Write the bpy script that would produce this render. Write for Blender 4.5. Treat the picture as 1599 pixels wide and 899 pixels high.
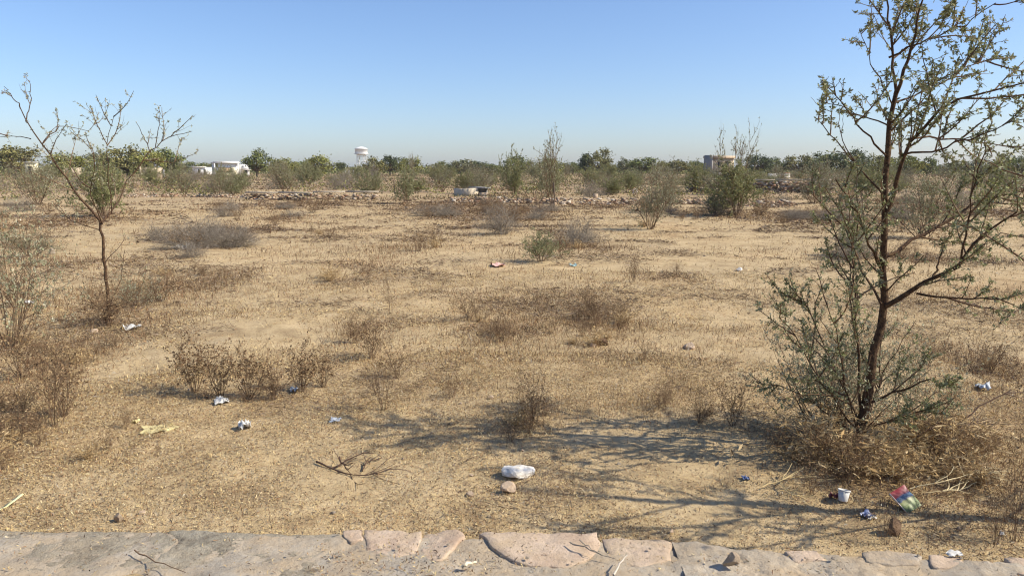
import bpy, bmesh, math, random
import numpy as np

# ------------------------------------------------------------------ clean
for o in list(bpy.data.objects): bpy.data.objects.remove(o)
SC = bpy.context.scene
COL = SC.collection
R = math.radians

# ------------------------------------------------------------------ camera
CAM_H = 1.6
FPX = 1163.0
HORIZON = 266.0
PITCH = math.atan((449.5 - HORIZON) / FPX)
cam_d = bpy.data.cameras.new('camera'); cam = bpy.data.objects.new('camera', cam_d); COL.objects.link(cam)
cam_d.sensor_width = 36.0; cam_d.lens = FPX / 1599 * 36.0
cam_d.clip_start = 0.05; cam_d.clip_end = 9000
cam.location = (0, 0, CAM_H); cam.rotation_euler = (R(90) - PITCH, 0, 0)
SC.camera = cam

# ------------------------------------------------------------------ sky, sun, exposure
SUN_EL = R(40.0); SUN_AZ = math.atan2(1.0, -0.14)      # azimuth from +Y towards +X
world = bpy.data.worlds.new('World'); SC.world = world; world.use_nodes = True
wn = world.node_tree.nodes; wl = world.node_tree.links
for n in list(wn): wn.remove(n)
sky = wn.new('ShaderNodeTexSky'); sky.sky_type = 'NISHITA'; sky.sun_disc = False
sky.sun_elevation = SUN_EL; sky.sun_rotation = SUN_AZ
sky.altitude = 300; sky.air_density = 1.0; sky.dust_density = 1.05; sky.ozone_density = 7.0
bg = wn.new('ShaderNodeBackground'); bg.inputs['Strength'].default_value = 0.125
wo = wn.new('ShaderNodeOutputWorld')
wb = wn.new('ShaderNodeMix'); wb.data_type = 'RGBA'; wb.blend_type = 'MULTIPLY'; wb.inputs[0].default_value = 1.0
wb.inputs[7].default_value = (1.17, 1.08, 1.08, 1)      # white balance of the whole sky
wl.new(sky.outputs[0], wb.inputs[6]); wl.new(wb.outputs[2], bg.inputs[0]); wl.new(bg.outputs[0], wo.inputs[0])
sun_d = bpy.data.lights.new('sun', 'SUN'); sun_d.energy = 5.0; sun_d.angle = R(0.53); sun_d.color = (1.0, 0.92, 0.77)
sun = bpy.data.objects.new('sun', sun_d); COL.objects.link(sun)
sx, sy = math.sin(SUN_AZ) * math.cos(SUN_EL), math.cos(SUN_AZ) * math.cos(SUN_EL)
from mathutils import Vector
sun.rotation_euler = Vector((-sx, -sy, -math.sin(SUN_EL))).to_track_quat('-Z', 'Y').to_euler()
sun.location = (20, -3, 20)
SC.view_settings.view_transform = 'Standard'; SC.view_settings.look = 'None'
SC.view_settings.exposure = 0.38; SC.view_settings.gamma = 1.0; SC.view_settings.use_curve_mapping = False
SC.render.engine = 'CYCLES'
SC.cycles.max_bounces = 6; SC.cycles.filter_width = 1.15; SC.cycles.transparent_max_bounces = 8

# ------------------------------------------------------------------ numeric helpers
def _hash(ix, iy, seed):
    n = (ix.astype(np.int64) * 374761393 + iy.astype(np.int64) * 668265263 + seed * 974711) & 0x7fffffff
    n = ((n ^ (n >> 13)) * 1274126177) & 0x7fffffff
    return ((n ^ (n >> 16)) & 0xffff) / 65535.0
def vnoise(x, y, seed=0):
    x = np.asarray(x, float); y = np.asarray(y, float)
    ix = np.floor(x); iy = np.floor(y); fx = x - ix; fy = y - iy
    fx = fx * fx * (3 - 2 * fx); fy = fy * fy * (3 - 2 * fy)
    a = _hash(ix, iy, seed); b = _hash(ix + 1, iy, seed); c = _hash(ix, iy + 1, seed); d = _hash(ix + 1, iy + 1, seed)
    return (a * (1 - fx) + b * fx) * (1 - fy) + (c * (1 - fx) + d * fx) * fy
def fbm(x, y, seed=0, octv=4):
    s = 0; a = 0.5; t = 0
    for k in range(octv):
        s = s + a * vnoise(x * 2 ** k, y * 2 ** k, seed + k * 17); t += a; a *= 0.55
    return s / t
def sstep(a, b, x):
    t = np.clip((x - a) / (b - a), 0, 1); return t * t * (3 - 2 * t)
CP, SP = math.cos(PITCH), math.sin(PITCH)
def ray(px, py):
    x = (px - 799.5) / FPX; y = -(py - 449.5) / FPX
    return np.array([x, CP + y * SP, -SP + y * CP])
def at_depth(px, py, Y):
    d = ray(px, py); return np.array([0, 0, CAM_H]) + d * (Y / d[1])
def at_z(px, py, z):
    d = ray(px, py); return np.array([0, 0, CAM_H]) + d * ((z - CAM_H) / d[2])
WALL_TOP = 0.12
_wp = [at_z(px, py, WALL_TOP) for px, py in ((-40, 819), (520, 827), (935, 834), (1250, 853), (1640, 876))]
_wx = np.array([-9.0] + [p[0] for p in _wp] + [9.0]); 
_wy = np.array([_wp[0][1] + 0.1] + [p[1] for p in _wp] + [_wp[-1][1] - 1.1])
def wall_y(x): return np.interp(x, _wx, _wy)          # far edge of the near boundary wall
def gz(x, y):
    x = np.asarray(x, float); y = np.asarray(y, float)
    r = np.hypot(x, y)
    z = (fbm(x / 2.6, y / 2.6, 3, 3) - 0.5) * 0.10 * sstep(2.2, 6, r)
    z = z + (fbm(x / 30, y / 30, 9, 3) - 0.5) * 0.5 * sstep(14, 60, r)
    z = z + ((fbm(x / 0.22, y / 0.22, 5, 3) - 0.5) * 0.040 + (fbm(x / 0.06, y / 0.06, 6, 2) - 0.5) * 0.012) * (1 - sstep(8, 22, r))
    w = wall_y(x)
    z = z * sstep(0, 0.8, np.abs(y - w)) * 1.0 + (fbm(x / 0.15, y / 0.15, 21, 3) - .5) * .02 * (1 - sstep(0, .8, np.abs(y - w)))
    near = 1 - sstep(-0.33, -0.18, y - w)               # camera side of the wall lies higher
    z = z + near * (0.108 + (fbm(x / 0.25, y / 0.25, 31, 4) - 0.5) * 0.07)
    return z
def ground_at(px, py):
    z = 0.0
    for _ in range(4):
        p = at_z(px, py, z); z = float(gz(p[0], p[1]))
    p[2] = z; return p

# ------------------------------------------------------------------ object helpers
def mesh_np(name, V, faces, col=None, smooth=False):
    """V (n,3); faces list of (m,k) int arrays; col (n,3) colours per vertex"""
    me = bpy.data.meshes.new(name)
    V = np.asarray(V, np.float32)
    me.vertices.add(len(V)); me.vertices.foreach_set('co', V.ravel())
    loops = np.concatenate([np.asarray(f, np.int32).ravel() for f in faces])
    tot = np.concatenate([np.full(len(f), np.asarray(f).shape[1], np.int32) for f in faces])
    st = np.concatenate([[0], np.cumsum(tot)[:-1]]).astype(np.int32)
    me.loops.add(len(loops)); me.loops.foreach_set('vertex_index', loops)
    me.polygons.add(len(tot)); me.polygons.foreach_set('loop_start', st)
    if smooth: me.polygons.foreach_set('use_smooth', np.ones(len(tot), bool))
    if col is not None:
        a = me.color_attributes.new('Col', 'FLOAT_COLOR', 'POINT')
        c = np.ones((len(V), 4), np.float32); c[:, :3] = col
        a.data.foreach_set('color', c.ravel())
    me.update(); me.validate()
    return me
def obj(name, me, mat, parent=None, loc=None):
    o = bpy.data.objects.new(name, me); COL.objects.link(o)
    if mat is not None and me is not None and not me.materials: me.materials.append(mat)
    if parent: o.parent = parent
    if loc is not None: o.location = loc
    return o
def tag(o, label, cat, group=None):
    o['label'] = label; o['category'] = cat
    if group: o['group'] = group
    return o
def thing(name, label, cat, loc=(0, 0, 0), rotz=0.0, group=None, scale=1.0):
    o = bpy.data.objects.new(name, None); COL.objects.link(o); o.empty_display_size = 0.1
    o.location = loc; o.rotation_euler = (0, 0, rotz)
    o.scale = (scale,) * 3 if np.isscalar(scale) else scale
    return tag(o, label, cat, group)
class MB:
    def __init__(s): s.V = []; s.F = []; s.C = []; s.n = 0
    def add(s, V, F, col=None):
        V = np.asarray(V, float).reshape(-1, 3)
        for f in (F if isinstance(F, list) else [F]): s.F.append(np.asarray(f) + s.n)
        s.V.append(V); s.n += len(V)
        c = np.ones((len(V), 3)) * .5 if col is None else np.broadcast_to(np.asarray(col, float), (len(V), 3))
        s.C.append(c)
    def mesh(s, name, smooth=False):
        return mesh_np(name, np.concatenate(s.V), s.F, np.concatenate(s.C), smooth)
def unit(v): return v / np.maximum(np.linalg.norm(v, axis=-1, keepdims=True), 1e-9)
def tubes(mb, P, Rad, k=3, col=None):
    """P (m,n,3), Rad (m,n)"""
    m, n, _ = P.shape
    T = np.empty_like(P); T[:, 1:-1] = P[:, 2:] - P[:, :-2]; T[:, 0] = P[:, 1] - P[:, 0]; T[:, -1] = P[:, -1] - P[:, -2]
    T = unit(T)
    ref = np.where(np.abs(T[:, :1, 2:3]) > 0.8, np.array([1., 0, 0]), np.array([0, 0, 1.]))
    A = unit(np.cross(T, np.broadcast_to(ref, T.shape))); B = np.cross(T, A)
    ang = np.arange(k) * 2 * math.pi / k
    ring = P[:, :, None] + Rad[:, :, None, None] * (A[:, :, None] * np.cos(ang)[:, None] + B[:, :, None] * np.sin(ang)[:, None])
    V = ring.reshape(-1, 3)
    i = np.arange(m)[:, None, None] * n * k; j = np.arange(n - 1)[None, :, None] * k; a = np.arange(k)[None, None]
    b = (a + 1) % k
    q = np.stack([i + j + a, i + j + b, i + j + k + b, i + j + k + a], -1).reshape(-1, 4)
    c = None
    if col is not None:
        c = np.asarray(col, float)
        if c.ndim == 2: c = np.repeat(c, n * k, 0)
    mb.add(V, q, c)
def grow(rng, P0, D0, L, n=5, wob=.15, up=0.0):
    P = [P0]; D = unit(D0)
    for _ in range(n):
        D = unit(D + rng.normal(0, wob, D.shape) + np.array([0, 0, up]))
        P.append(P[-1] + D * (L / n)[:, None])
    return np.stack(P, 1)
def sample(rng, P, idx, t):
    n = P.shape[1] - 1; f = t * n; i = np.minimum(f.astype(int), n - 1); w = (f - i)[:, None]
    a = P[idx, i]; b = P[idx, i + 1]
    return a * (1 - w) + b * w, unit(b - a)
def branch_off(rng, P, Lp, per, t0=.25, t1=1., ang=.8, lf=.5, lvar=.35, flat=0.):
    m = len(P); cnt = np.maximum(1, np.round(per * Lp / max(Lp.mean(), 1e-6)).astype(int))
    idx = np.repeat(np.arange(m), cnt); t = rng.uniform(t0, t1, len(idx))
    p, d = sample(rng, P, idx, t)
    side = rng.normal(0, 1, d.shape); side[:, 2] *= (1 - flat); side = unit(side - (side * d).sum(1, keepdims=True) * d)
    a = ang * rng.uniform(.7, 1.3, len(idx))[:, None]
    nd = d * np.cos(a) + side * np.sin(a)
    L = Lp[idx] * lf * (1.15 - .6 * t) * rng.uniform(1 - lvar, 1 + lvar, len(idx))
    return p, nd, L
def leaves(mb, rng, P, D, k, size, width=.45, pal=None, spread=.9, svar=.35, droop=0.):
    n = len(P) * k
    p = np.repeat(P, k, 0); d = unit(np.repeat(D, k, 0) * (1 - spread) + rng.normal(0, 1, (n, 3)) * spread + np.array([0, 0, -droop]))
    s = unit(np.cross(d, rng.normal(0, 1, (n, 3))))
    l = size * rng.uniform(1 - svar, 1 + svar, (n, 1)); w = l * width * .5
    V = np.stack([p, p + d * l * .55 + s * w, p + d * l, p + d * l * .55 - s * w], 1).reshape(-1, 3)
    q = np.arange(n * 4).reshape(-1, 4)
    pal = np.asarray(pal, float)
    c = pal[rng.integers(0, len(pal), n)] * rng.uniform(.75, 1.25, (n, 1))
    mb.add(V, q, np.repeat(c, 4, 0))

# ------------------------------------------------------------------ materials
def new_mat(name):
    m = bpy.data.materials.new(name); m.use_nodes = True
    nt = m.node_tree; b = nt.nodes['Principled BSDF']
    return m, nt, b
def N(nt, t, **kw):
    n = nt.nodes.new(t)
    for k, v in kw.items():
        if k in n.inputs: n.inputs[k].default_value = v
        else: setattr(n, k, v)
    return n
def ramp(nt, fac, stops):
    r = nt.nodes.new('ShaderNodeValToRGB'); e = r.color_ramp.elements
    while len(e) < len(stops): e.new(.5)
    for i, (p, c) in enumerate(stops): e[i].position = p; e[i].color = (*c, 1) if len(c) == 3 else c
    nt.links.new(fac, r.inputs[0]); return r.outputs[0]
def mixc(nt, fac, a, b, mode='MIX'):
    m = nt.nodes.new('ShaderNodeMix'); m.data_type = 'RGBA'; m.blend_type = mode
    for s, v in ((0, fac), (6, a), (7, b)):
        if hasattr(v, 'is_linked'): nt.links.new(v, m.inputs[s])
        else: m.inputs[s].default_value = v if s == 0 else (*v, 1)
    return m.outputs[2]
def noise(nt, scale, detail=5, rough=.6, coord='Object', dist=0.):
    tc = nt.nodes.new('ShaderNodeTexCoord'); n = N(nt, 'ShaderNodeTexNoise', Scale=scale, Detail=detail, Roughness=rough, Distortion=dist)
    nt.links.new(tc.outputs[coord], n.inputs['Vector']); return n.outputs['Fac']
def bump(nt, b, h, strength, dist):
    n = N(nt, 'ShaderNodeBump', Strength=strength, Distance=dist); nt.links.new(h, n.inputs['Height']); nt.links.new(n.outputs[0], b.inputs['Normal'])
def mat_attr(name, rough=.85, trans=0.0, spec=.2):
    """colour from the 'Col' attribute; optional leaf translucency"""
    m, nt, b = new_mat(name)
    a = N(nt, 'ShaderNodeVertexColor'); a.layer_name = 'Col'
    nt.links.new(a.outputs[0], b.inputs['Base Color']); b.inputs['Roughness'].default_value = rough
    b.inputs['Specular IOR Level'].default_value = spec
    if trans > 0:
        t = N(nt, 'ShaderNodeBsdfTranslucent'); nt.links.new(a.outputs[0], t.inputs[0])
        mx = N(nt, 'ShaderNodeMixShader'); mx.inputs[0].default_value = trans
        nt.links.new(b.outputs[0], mx.inputs[1]); nt.links.new(t.outputs[0], mx.inputs[2])
        nt.links.new(mx.outputs[0], nt.nodes['Material Output'].inputs[0])
    return m
def mat_noise(name, stops, scale=8, rough=.9, bscale=40, bstr=.5, bdist=.01, coord='Object', spec=.2, detail=6):
    m, nt, b = new_mat(name)
    c = ramp(nt, noise(nt, scale, detail, .65, coord), stops)
    nt.links.new(c, b.inputs['Base Color']); b.inputs['Roughness'].default_value = rough; b.inputs['Specular IOR Level'].default_value = spec
    if bstr: bump(nt, b, noise(nt, bscale, 6, .65, coord), bstr, bdist)
    return m

M_leaf = mat_attr('acacia_leaf', .6, .25, .3)
M_dry = mat_attr('dry_plant', .9, .15, .1)
M_litter = mat_attr('straw_litter', .9, .0, .1)
M_twig = mat_attr('twig', .85)
M_bark = mat_noise('acacia_bark', [(.28, (.030, .018, .012)), (.5, (.095, .055, .032)), (.72, (.20, .125, .06))], 45, .9, 120, 1.0, .012)
M_fleaf = mat_attr('far_leaf', .8, .12, .1)

# ground ---------------------------------------------------------------
M_soil, nt, b = new_mat('sandy_soil')
big = noise(nt, .35, 5, .6); mid = noise(nt, 2.6, 6, .65, dist=.6); fine = noise(nt, 38, 5, .7); grit = noise(nt, 150, 3, .6)
c1 = ramp(nt, big, [(.34, (.44, .295, .150)), (.46, (.50, .375, .205)), (.56, (.41, .31, .175)), (.68, (.32, .24, .142))])
c2 = ramp(nt, mid, [(.36, (.24, .165, .09)), (.46, (.44, .325, .175)), (.60, (.58, .445, .262))])
c = mixc(nt, .55, c1, c2)
# scrubland beyond the far wall: browner earth in broad patches
gp = N(nt, 'ShaderNodeNewGeometry'); sy_ = N(nt, 'ShaderNodeSeparateXYZ'); nt.links.new(gp.outputs['Position'], sy_.inputs[0])
mr = N(nt, 'ShaderNodeMapRange'); mr.inputs[1].default_value = 36; mr.inputs[2].default_value = 52; nt.links.new(sy_.outputs['Y'], mr.inputs[0])
pn = ramp(nt, noise(nt, .09, 6, .65), [(.42, (.15, .15, .15)), (.58, (.95, .95, .95))])
mm = N(nt, 'ShaderNodeMath', operation='MULTIPLY'); nt.links.new(mr.outputs[0], mm.inputs[0]); nt.links.new(pn, mm.inputs[1])
c = mixc(nt, mm.outputs[0], c, (.27, .185, .115))
c = mixc(nt, ramp(nt, fine, [(.50, (0, 0, 0)), (.66, (.65, .65, .65))]), c, (.20, .125, .07))
c = mixc(nt, ramp(nt, grit, [(.56, (0, 0, 0)), (.72, (.55, .55, .55))]), c, (.56, .43, .28))
nt.links.new(c, b.inputs['Base Color']); b.inputs['Roughness'].default_value = .95; b.inputs['Specular IOR Level'].default_value = .1
ad = N(nt, 'ShaderNodeMath', operation='ADD'); nt.links.new(fine, ad.inputs[0]); nt.links.new(grit, ad.inputs[1])
bump(nt, b, ad.outputs[0], .55, .012)

# ------------------------------------------------------------------ ground sheet
def build_ground():
    th = np.concatenate([np.linspace(-60, 60, 280), np.linspace(60, 300, 40)[1:-1]])
    rr = np.concatenate([[.25, .6, 1.0, 1.4, 1.8], np.geomspace(2.1, 30, 330), np.geomspace(31, 4500, 110)])
    T, Rr = np.meshgrid(np.radians(th), rr)
    X = np.sin(T) * Rr; Y = np.cos(T) * Rr; Z = gz(X, Y)
    nr, na = X.shape
    V = np.stack([X, Y, Z], -1).reshape(-1, 3)
    V = np.concatenate([V, [[0, 0, float(gz(0, 0))]]])
    i = np.arange(nr - 1)[:, None] * na; a = np.arange(na)[None]; b_ = (a + 1) % na
    q = np.stack([i + a, i + na + a, i + na + b_, i + b_], -1).reshape(-1, 4)[:, ::-1]
    a = np.arange(na); t = np.stack([np.full(na, len(V) - 1), (a + 1) % na, a], 1)
    me = mesh_np('ground', V, [q[:, ::-1][:, ::-1], t], None, True)
    o = obj('ground', me, M_soil); o['kind'] = 'structure'
    # make sure normals face up
    if me.polygons[0].normal.z < 0: me.flip_normals()
    return o
build_ground()

# ------------------------------------------------------------------ near boundary wall
M_cement, nt, b = new_mat('cement_mortar')
c = ramp(nt, noise(nt, 7, 8, .7), [(.32, (.22, .185, .135)), (.46, (.38, .335, .255)), (.58, (.47, .42, .325)), (.72, (.64, .58, .46))])
c = mixc(nt, ramp(nt, noise(nt, 3.5, 9, .75, dist=.3), [(.40, (0, 0, 0)), (.72, (.8, .8, .8))]), c, (.44, .335, .215))
c = mixc(nt, ramp(nt, noise(nt, 60, 3, .6), [(.56, (0, 0, 0)), (.7, (.6, .6, .6))]), c, (.17, .13, .09))
nt.links.new(c, b.inputs['Base Color']); b.inputs['Roughness'].default_value = .95; b.inputs['Specular IOR Level'].default_value = .1
bump(nt, b, noise(nt, 38, 9, .75), 1.0, .025)
M_cement_old = mat_noise('old_mortar', [(.3, (.27, .235, .195)), (.5, (.40, .36, .30)), (.62, (.47, .43, .365)), (.8, (.60, .55, .47))], 9, .95, 55, .9, .012)
def mat_dusty(name, stops, dust=(.42, .62)):
    m, nt, b = new_mat(name)
    c = ramp(nt, noise(nt, 6, 7, .7), stops)
    c = mixc(nt, ramp(nt, noise(nt, 4.2, 9, .75, dist=.3), [(dust[0], (0, 0, 0)), (dust[1] + .06, (.9, .9, .9))]), c, (.46, .345, .215))
    c = mixc(nt, ramp(nt, noise(nt, 70, 3, .6), [(.58, (0, 0, 0)), (.7, (.5, .5, .5))]), c, (.18, .13, .09))
    nt.links.new(c, b.inputs['Base Color']); b.inputs['Roughness'].default_value = .95; b.inputs['Specular IOR Level'].default_value = .1
    bump(nt, b, noise(nt, 42, 8, .7), .8, .012); return m
M_sand1 = mat_dusty('pink_sandstone', [(.3, (.40, .285, .20)), (.5, (.52, .395, .285)), (.75, (.60, .48, .365))], (.46, .68))
M_sand2 = mat_dusty('buff_sandstone', [(.3, (.42, .31, .22)), (.5, (.52, .40, .29)), (.75, (.60, .49, .37))])
M_grey = mat_dusty('grey_stone', [(.3, (.26, .22, .18)), (.5, (.37, .325, .27)), (.75, (.48, .43, .36))])
def strip_mesh(x0, x1, a, b_, zt, seed, nx, ny=14, edge=.03, rough=.012, bottom=-.12):
    """irregular bed running along the wall between offsets a (near) and b_ (far) from wall_y"""
    xs = np.linspace(x0, x1, nx); far = wall_y(xs) + b_ - edge * fbm(xs / .12, xs * 0 + 3, seed, 4) * 2 * .8
    near = wall_y(xs) + a + edge * 2 * (fbm(xs / .2, xs * 0 + 7, seed + 5, 4) - .5) * 1.4
    t = np.linspace(0, 1, ny)[:, None]
    X = np.broadcast_to(xs, (ny, nx)); Y = near + (far - near) * t
    Z = zt + (fbm(X / .25, Y / .25, seed, 4) - .5) * rough * 3 + (fbm(X / .03, Y / .03, seed + 8, 3) - .5) * rough
    cr = np.abs(fbm(X / .4, Y / .4, seed + 40, 3) - .5); Z = Z - .014 * (1 - sstep(.0, .018, cr))
    Z = Z - .02 * (1 - sstep(0, .08, t)) - .03 * sstep(.92, 1, t)
    V = np.stack([X, Y, Z], -1)
    top = V.reshape(-1, 3)
    i = np.arange(ny - 1)[:, None] * nx; j = np.arange(nx - 1)[None]
    q = np.stack([i + j, i + j + 1, i + nx + j + 1, i + nx + j], -1).reshape(-1, 4)
    mb = MB(); mb.add(top, q)
    for row, flip in ((V[0], 1), (V[-1], 0)):
        lo = row.copy(); lo[:, 2] = bottom
        vv = np.concatenate([row, lo]); k = np.arange(nx - 1)
        qq = np.stack([k, k + 1, nx + k + 1, nx + k], 1); mb.add(vv, qq[:, ::-1] if flip else qq)
    for cidx in (0, nx - 1):
        row = V[:, cidx]; lo = row.copy(); lo[:, 2] = bottom
        vv = np.concatenate([row, lo]); k = np.arange(ny - 1); mb.add(vv, np.stack([k, k + 1, ny + k + 1, ny + k], 1))
    return mb.mesh('bed', True)
def slab_mesh(pts, zt, th, seed, tiltv=(0, 0), bev=.003, rough=.007, jag=.014):
    """irregular flat stone from a ground-plan outline"""
    rng = np.random.default_rng(seed); pts = np.asarray(pts, float)[:, :2]
    out = []
    for i in range(len(pts)):
        a = pts[i]; b2 = pts[(i + 1) % len(pts)]; L = np.linalg.norm(b2 - a); n = max(2, int(L / .02))
        nrm = np.array([(b2 - a)[1], -(b2 - a)[0]]) / max(L, 1e-6)
        off = rng.normal(0, 1, n); off = np.convolve(off, [.25, .5, .25], 'same') * jag * .5; off[0] = 0
        for k in range(n): out.append(a + (b2 - a) * k / n + nrm * off[k])
    out = np.array(out); c = out.mean(0); n = len(out)
    rings = []; 
    for s, dz in ((1.0, -th), (1.0, -bev), (None, 0), (.8, 0), (.6, 0), (.4, 0), (.2, 0)):
        if s is None:
            d = c - out; p = out + d / np.linalg.norm(d, axis=1, keepdims=True) * bev
        else: p = c + (out - c) * s
        z = zt + dz + np.zeros(n)
        if dz > -th * .9: z = z + (fbm(p[:, 0] / .07, p[:, 1] / .07, seed, 4) - .5) * rough * 2.4
        z = z + (p - c) @ np.array(tiltv)
        rings.append(np.column_stack([p, z]))
    V = np.concatenate(rings + [[[c[0], c[1], zt]]])
    F = []
    k = np.arange(n); k2 = (k + 1) % n
    for r_ in range(len(rings) - 1): F.append(np.stack([r_ * n + k, r_ * n + k2, (r_ + 1) * n + k2, (r_ + 1) * n + k], 1))
    l = (len(rings) - 1) * n
    F.append(np.stack([l + k, l + k2, np.full(n, len(V) - 1)], 1))
    me = mesh_np('slab', V, F)
    bm = bmesh.new(); bm.from_mesh(me); bmesh.ops.recalc_face_normals(bm, faces=bm.faces); bm.to_mesh(me); bm.free()
    return me
wall = thing('boundary_wall', 'low wall of pink sandstone slabs and grey cement along the bottom edge', 'wall', (0, 0, 0))
xm = float(at_z(545, 830, WALL_TOP)[0])
M_bed = mat_dusty('dusty_bed', [(.3, (.26, .22, .17)), (.5, (.38, .33, .26)), (.75, (.52, .46, .37))], (.40, .60))
obj('mortar_bed', strip_mesh(-8.5, 8.5, -.40, -.008, WALL_TOP + .003, 5, 700, 28, .035, .007), M_bed, wall)
obj('cement_cap', strip_mesh(-8.0, xm, -.37, .0, WALL_TOP + .002, 11, 600, 30, .03, .010), M_cement, wall)
xr = float(at_z(1050, 852, WALL_TOP)[0])
obj('earthy_cap', strip_mesh(xr, 8.2, -.39, .0, WALL_TOP + .008, 19, 560, 30, .05, .014), M_bed, wall)
def S(px_list, zt, th=.10, mat=M_sand1, seed=1, **kw):
    zt = WALL_TOP + .004 + (zt - WALL_TOP) * .22
    pts = [at_z(px, py, zt) for px, py in px_list]
    return obj('stone', slab_mesh(pts, zt, th, seed, **kw), mat, wall)
S([(536, 827), (566, 826), (567, 842), (548, 846), (537, 838)], WALL_TOP + .012, mat=M_sand1, seed=2)
S([(569, 828), (658, 831), (652, 862), (612, 872), (572, 860)], WALL_TOP + .006, mat=M_sand1, seed=3, tiltv=(.02, .05))
S([(661, 831), (712, 829), (726, 840), (690, 874), (655, 872)], WALL_TOP + .020, mat=M_sand1, seed=4, tiltv=(.12, .02))
S([(748, 834), (765, 829), (850, 831), (932, 832), (937, 852), (920, 872), (880, 884), (820, 880), (785, 866)], WALL_TOP + .022, mat=M_sand1, seed=5)
S([(940, 840), (960, 837), (1035, 843), (1052, 848), (1048, 872), (1000, 884), (955, 876)], WALL_TOP + .016, mat=M_sand2, seed=6)
S([(1346, 862), (1385, 857), (1412, 862), (1440, 868), (1436, 880), (1395, 882), (1352, 876)], WALL_TOP + .050, mat=M_grey, seed=9)
S([(1450, 867), (1498, 869), (1508, 880), (1458, 884)], WALL_TOP + .050, mat=M_sand1, seed=10)
S([(1225, 860), (1275, 858), (1290, 872), (1240, 876)], WALL_TOP + .035, mat=M_sand1, seed=8)
S([(1568, 868), (1600, 872), (1670, 890), (1640, 905), (1590, 896)], WALL_TOP + .05, mat=M_sand1, seed=13)
S([(1690, 890), (1800, 900), (1850, 925), (1720, 915)], WALL_TOP + .008, mat=M_sand2, seed=14)

# ------------------------------------------------------------------ litter, stubble (nobody could count it)
rng = np.random.default_rng(7)
STRAW = np.array([(.60, .46, .23), (.52, .385, .18), (.66, .54, .31), (.46, .32, .15), (.36, .22, .11), (.22, .13, .07), (.09, .055, .035), (.44, .39, .30)])
# brown weedy patches on the field: (px, py, half-width px, half-height px, strength)
PATCH = [(250, 450, 110, 30, 1.0), (380, 430, 60, 14, .5), (560, 430, 120, 26, .7), (640, 380, 80, 14, .8), (860, 480, 150, 34, 1.1), (780, 520, 60, 20, .8),
         (930, 490, 60, 25, .9), (560, 520, 50, 20, .9), (440, 345, 60, 8, .9), (515, 365, 40, 8, .8), (330, 365, 90, 14, .9), (780, 335, 110, 12, 1.6),
         (700, 322, 80, 8, 1.4), (1230, 340, 100, 10, 1.7), (1330, 345, 90, 12, 1.2), (1540, 570, 70, 36, 1.3), (1480, 480, 80, 30, .7), (1050, 430, 60, 14, .6),
         (70, 350, 100, 18, 1.2), (80, 570, 90, 60, 1.1), (30, 660, 80, 25, 1.0), (480, 320, 90, 6, 1.0), (960, 322, 80, 5, .9), (1180, 470, 80, 14, .4),
         (1400, 760, 140, 50, 1.6), (1540, 720, 100, 60, 1.2), (1270, 700, 80, 25, 1.2), (1060, 560, 120, 16, .4), (700, 610, 110, 16, .5), (820, 655, 90, 25, .8),
         (420, 620, 90, 16, .8), (1000, 640, 180, 26, .5), (160, 500, 80, 14, .9), (200, 410, 90, 10, .6), (1440, 400, 120, 12, 1.0), (900, 385, 70, 10, .8), (1500, 330, 120, 8, 1.2)]
_PG = []
for px, py, hx, hy, s in PATCH:
    c = at_z(px, py, 0); e = at_z(px + hx, py, 0); f = at_z(px, max(py - hy, HORIZON + 14), 0)
    _PG.append((c[0], c[1], max(abs(e[0] - c[0]), .1), max(abs(f[1] - c[1]), .15), s))
def patchmask(x, y):
    m = np.zeros_like(x)
    for cx, cy, rx, ry, s in _PG:
        d2 = ((x - cx) / rx) ** 2 + ((y - cy) / ry) ** 2
        m = m + s * np.exp(-d2 * 1.1)
    return m
def scatter_polar(n, r0, r1, half, power=1.0):
    r = r0 * (r1 / r0) ** rng.uniform(0, 1, n) if power == 0 else np.sqrt(rng.uniform(r0 ** 2, r1 ** 2, n))
    t = rng.uniform(-half, half, n)
    return np.sin(t) * r, np.cos(t) * r
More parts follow.
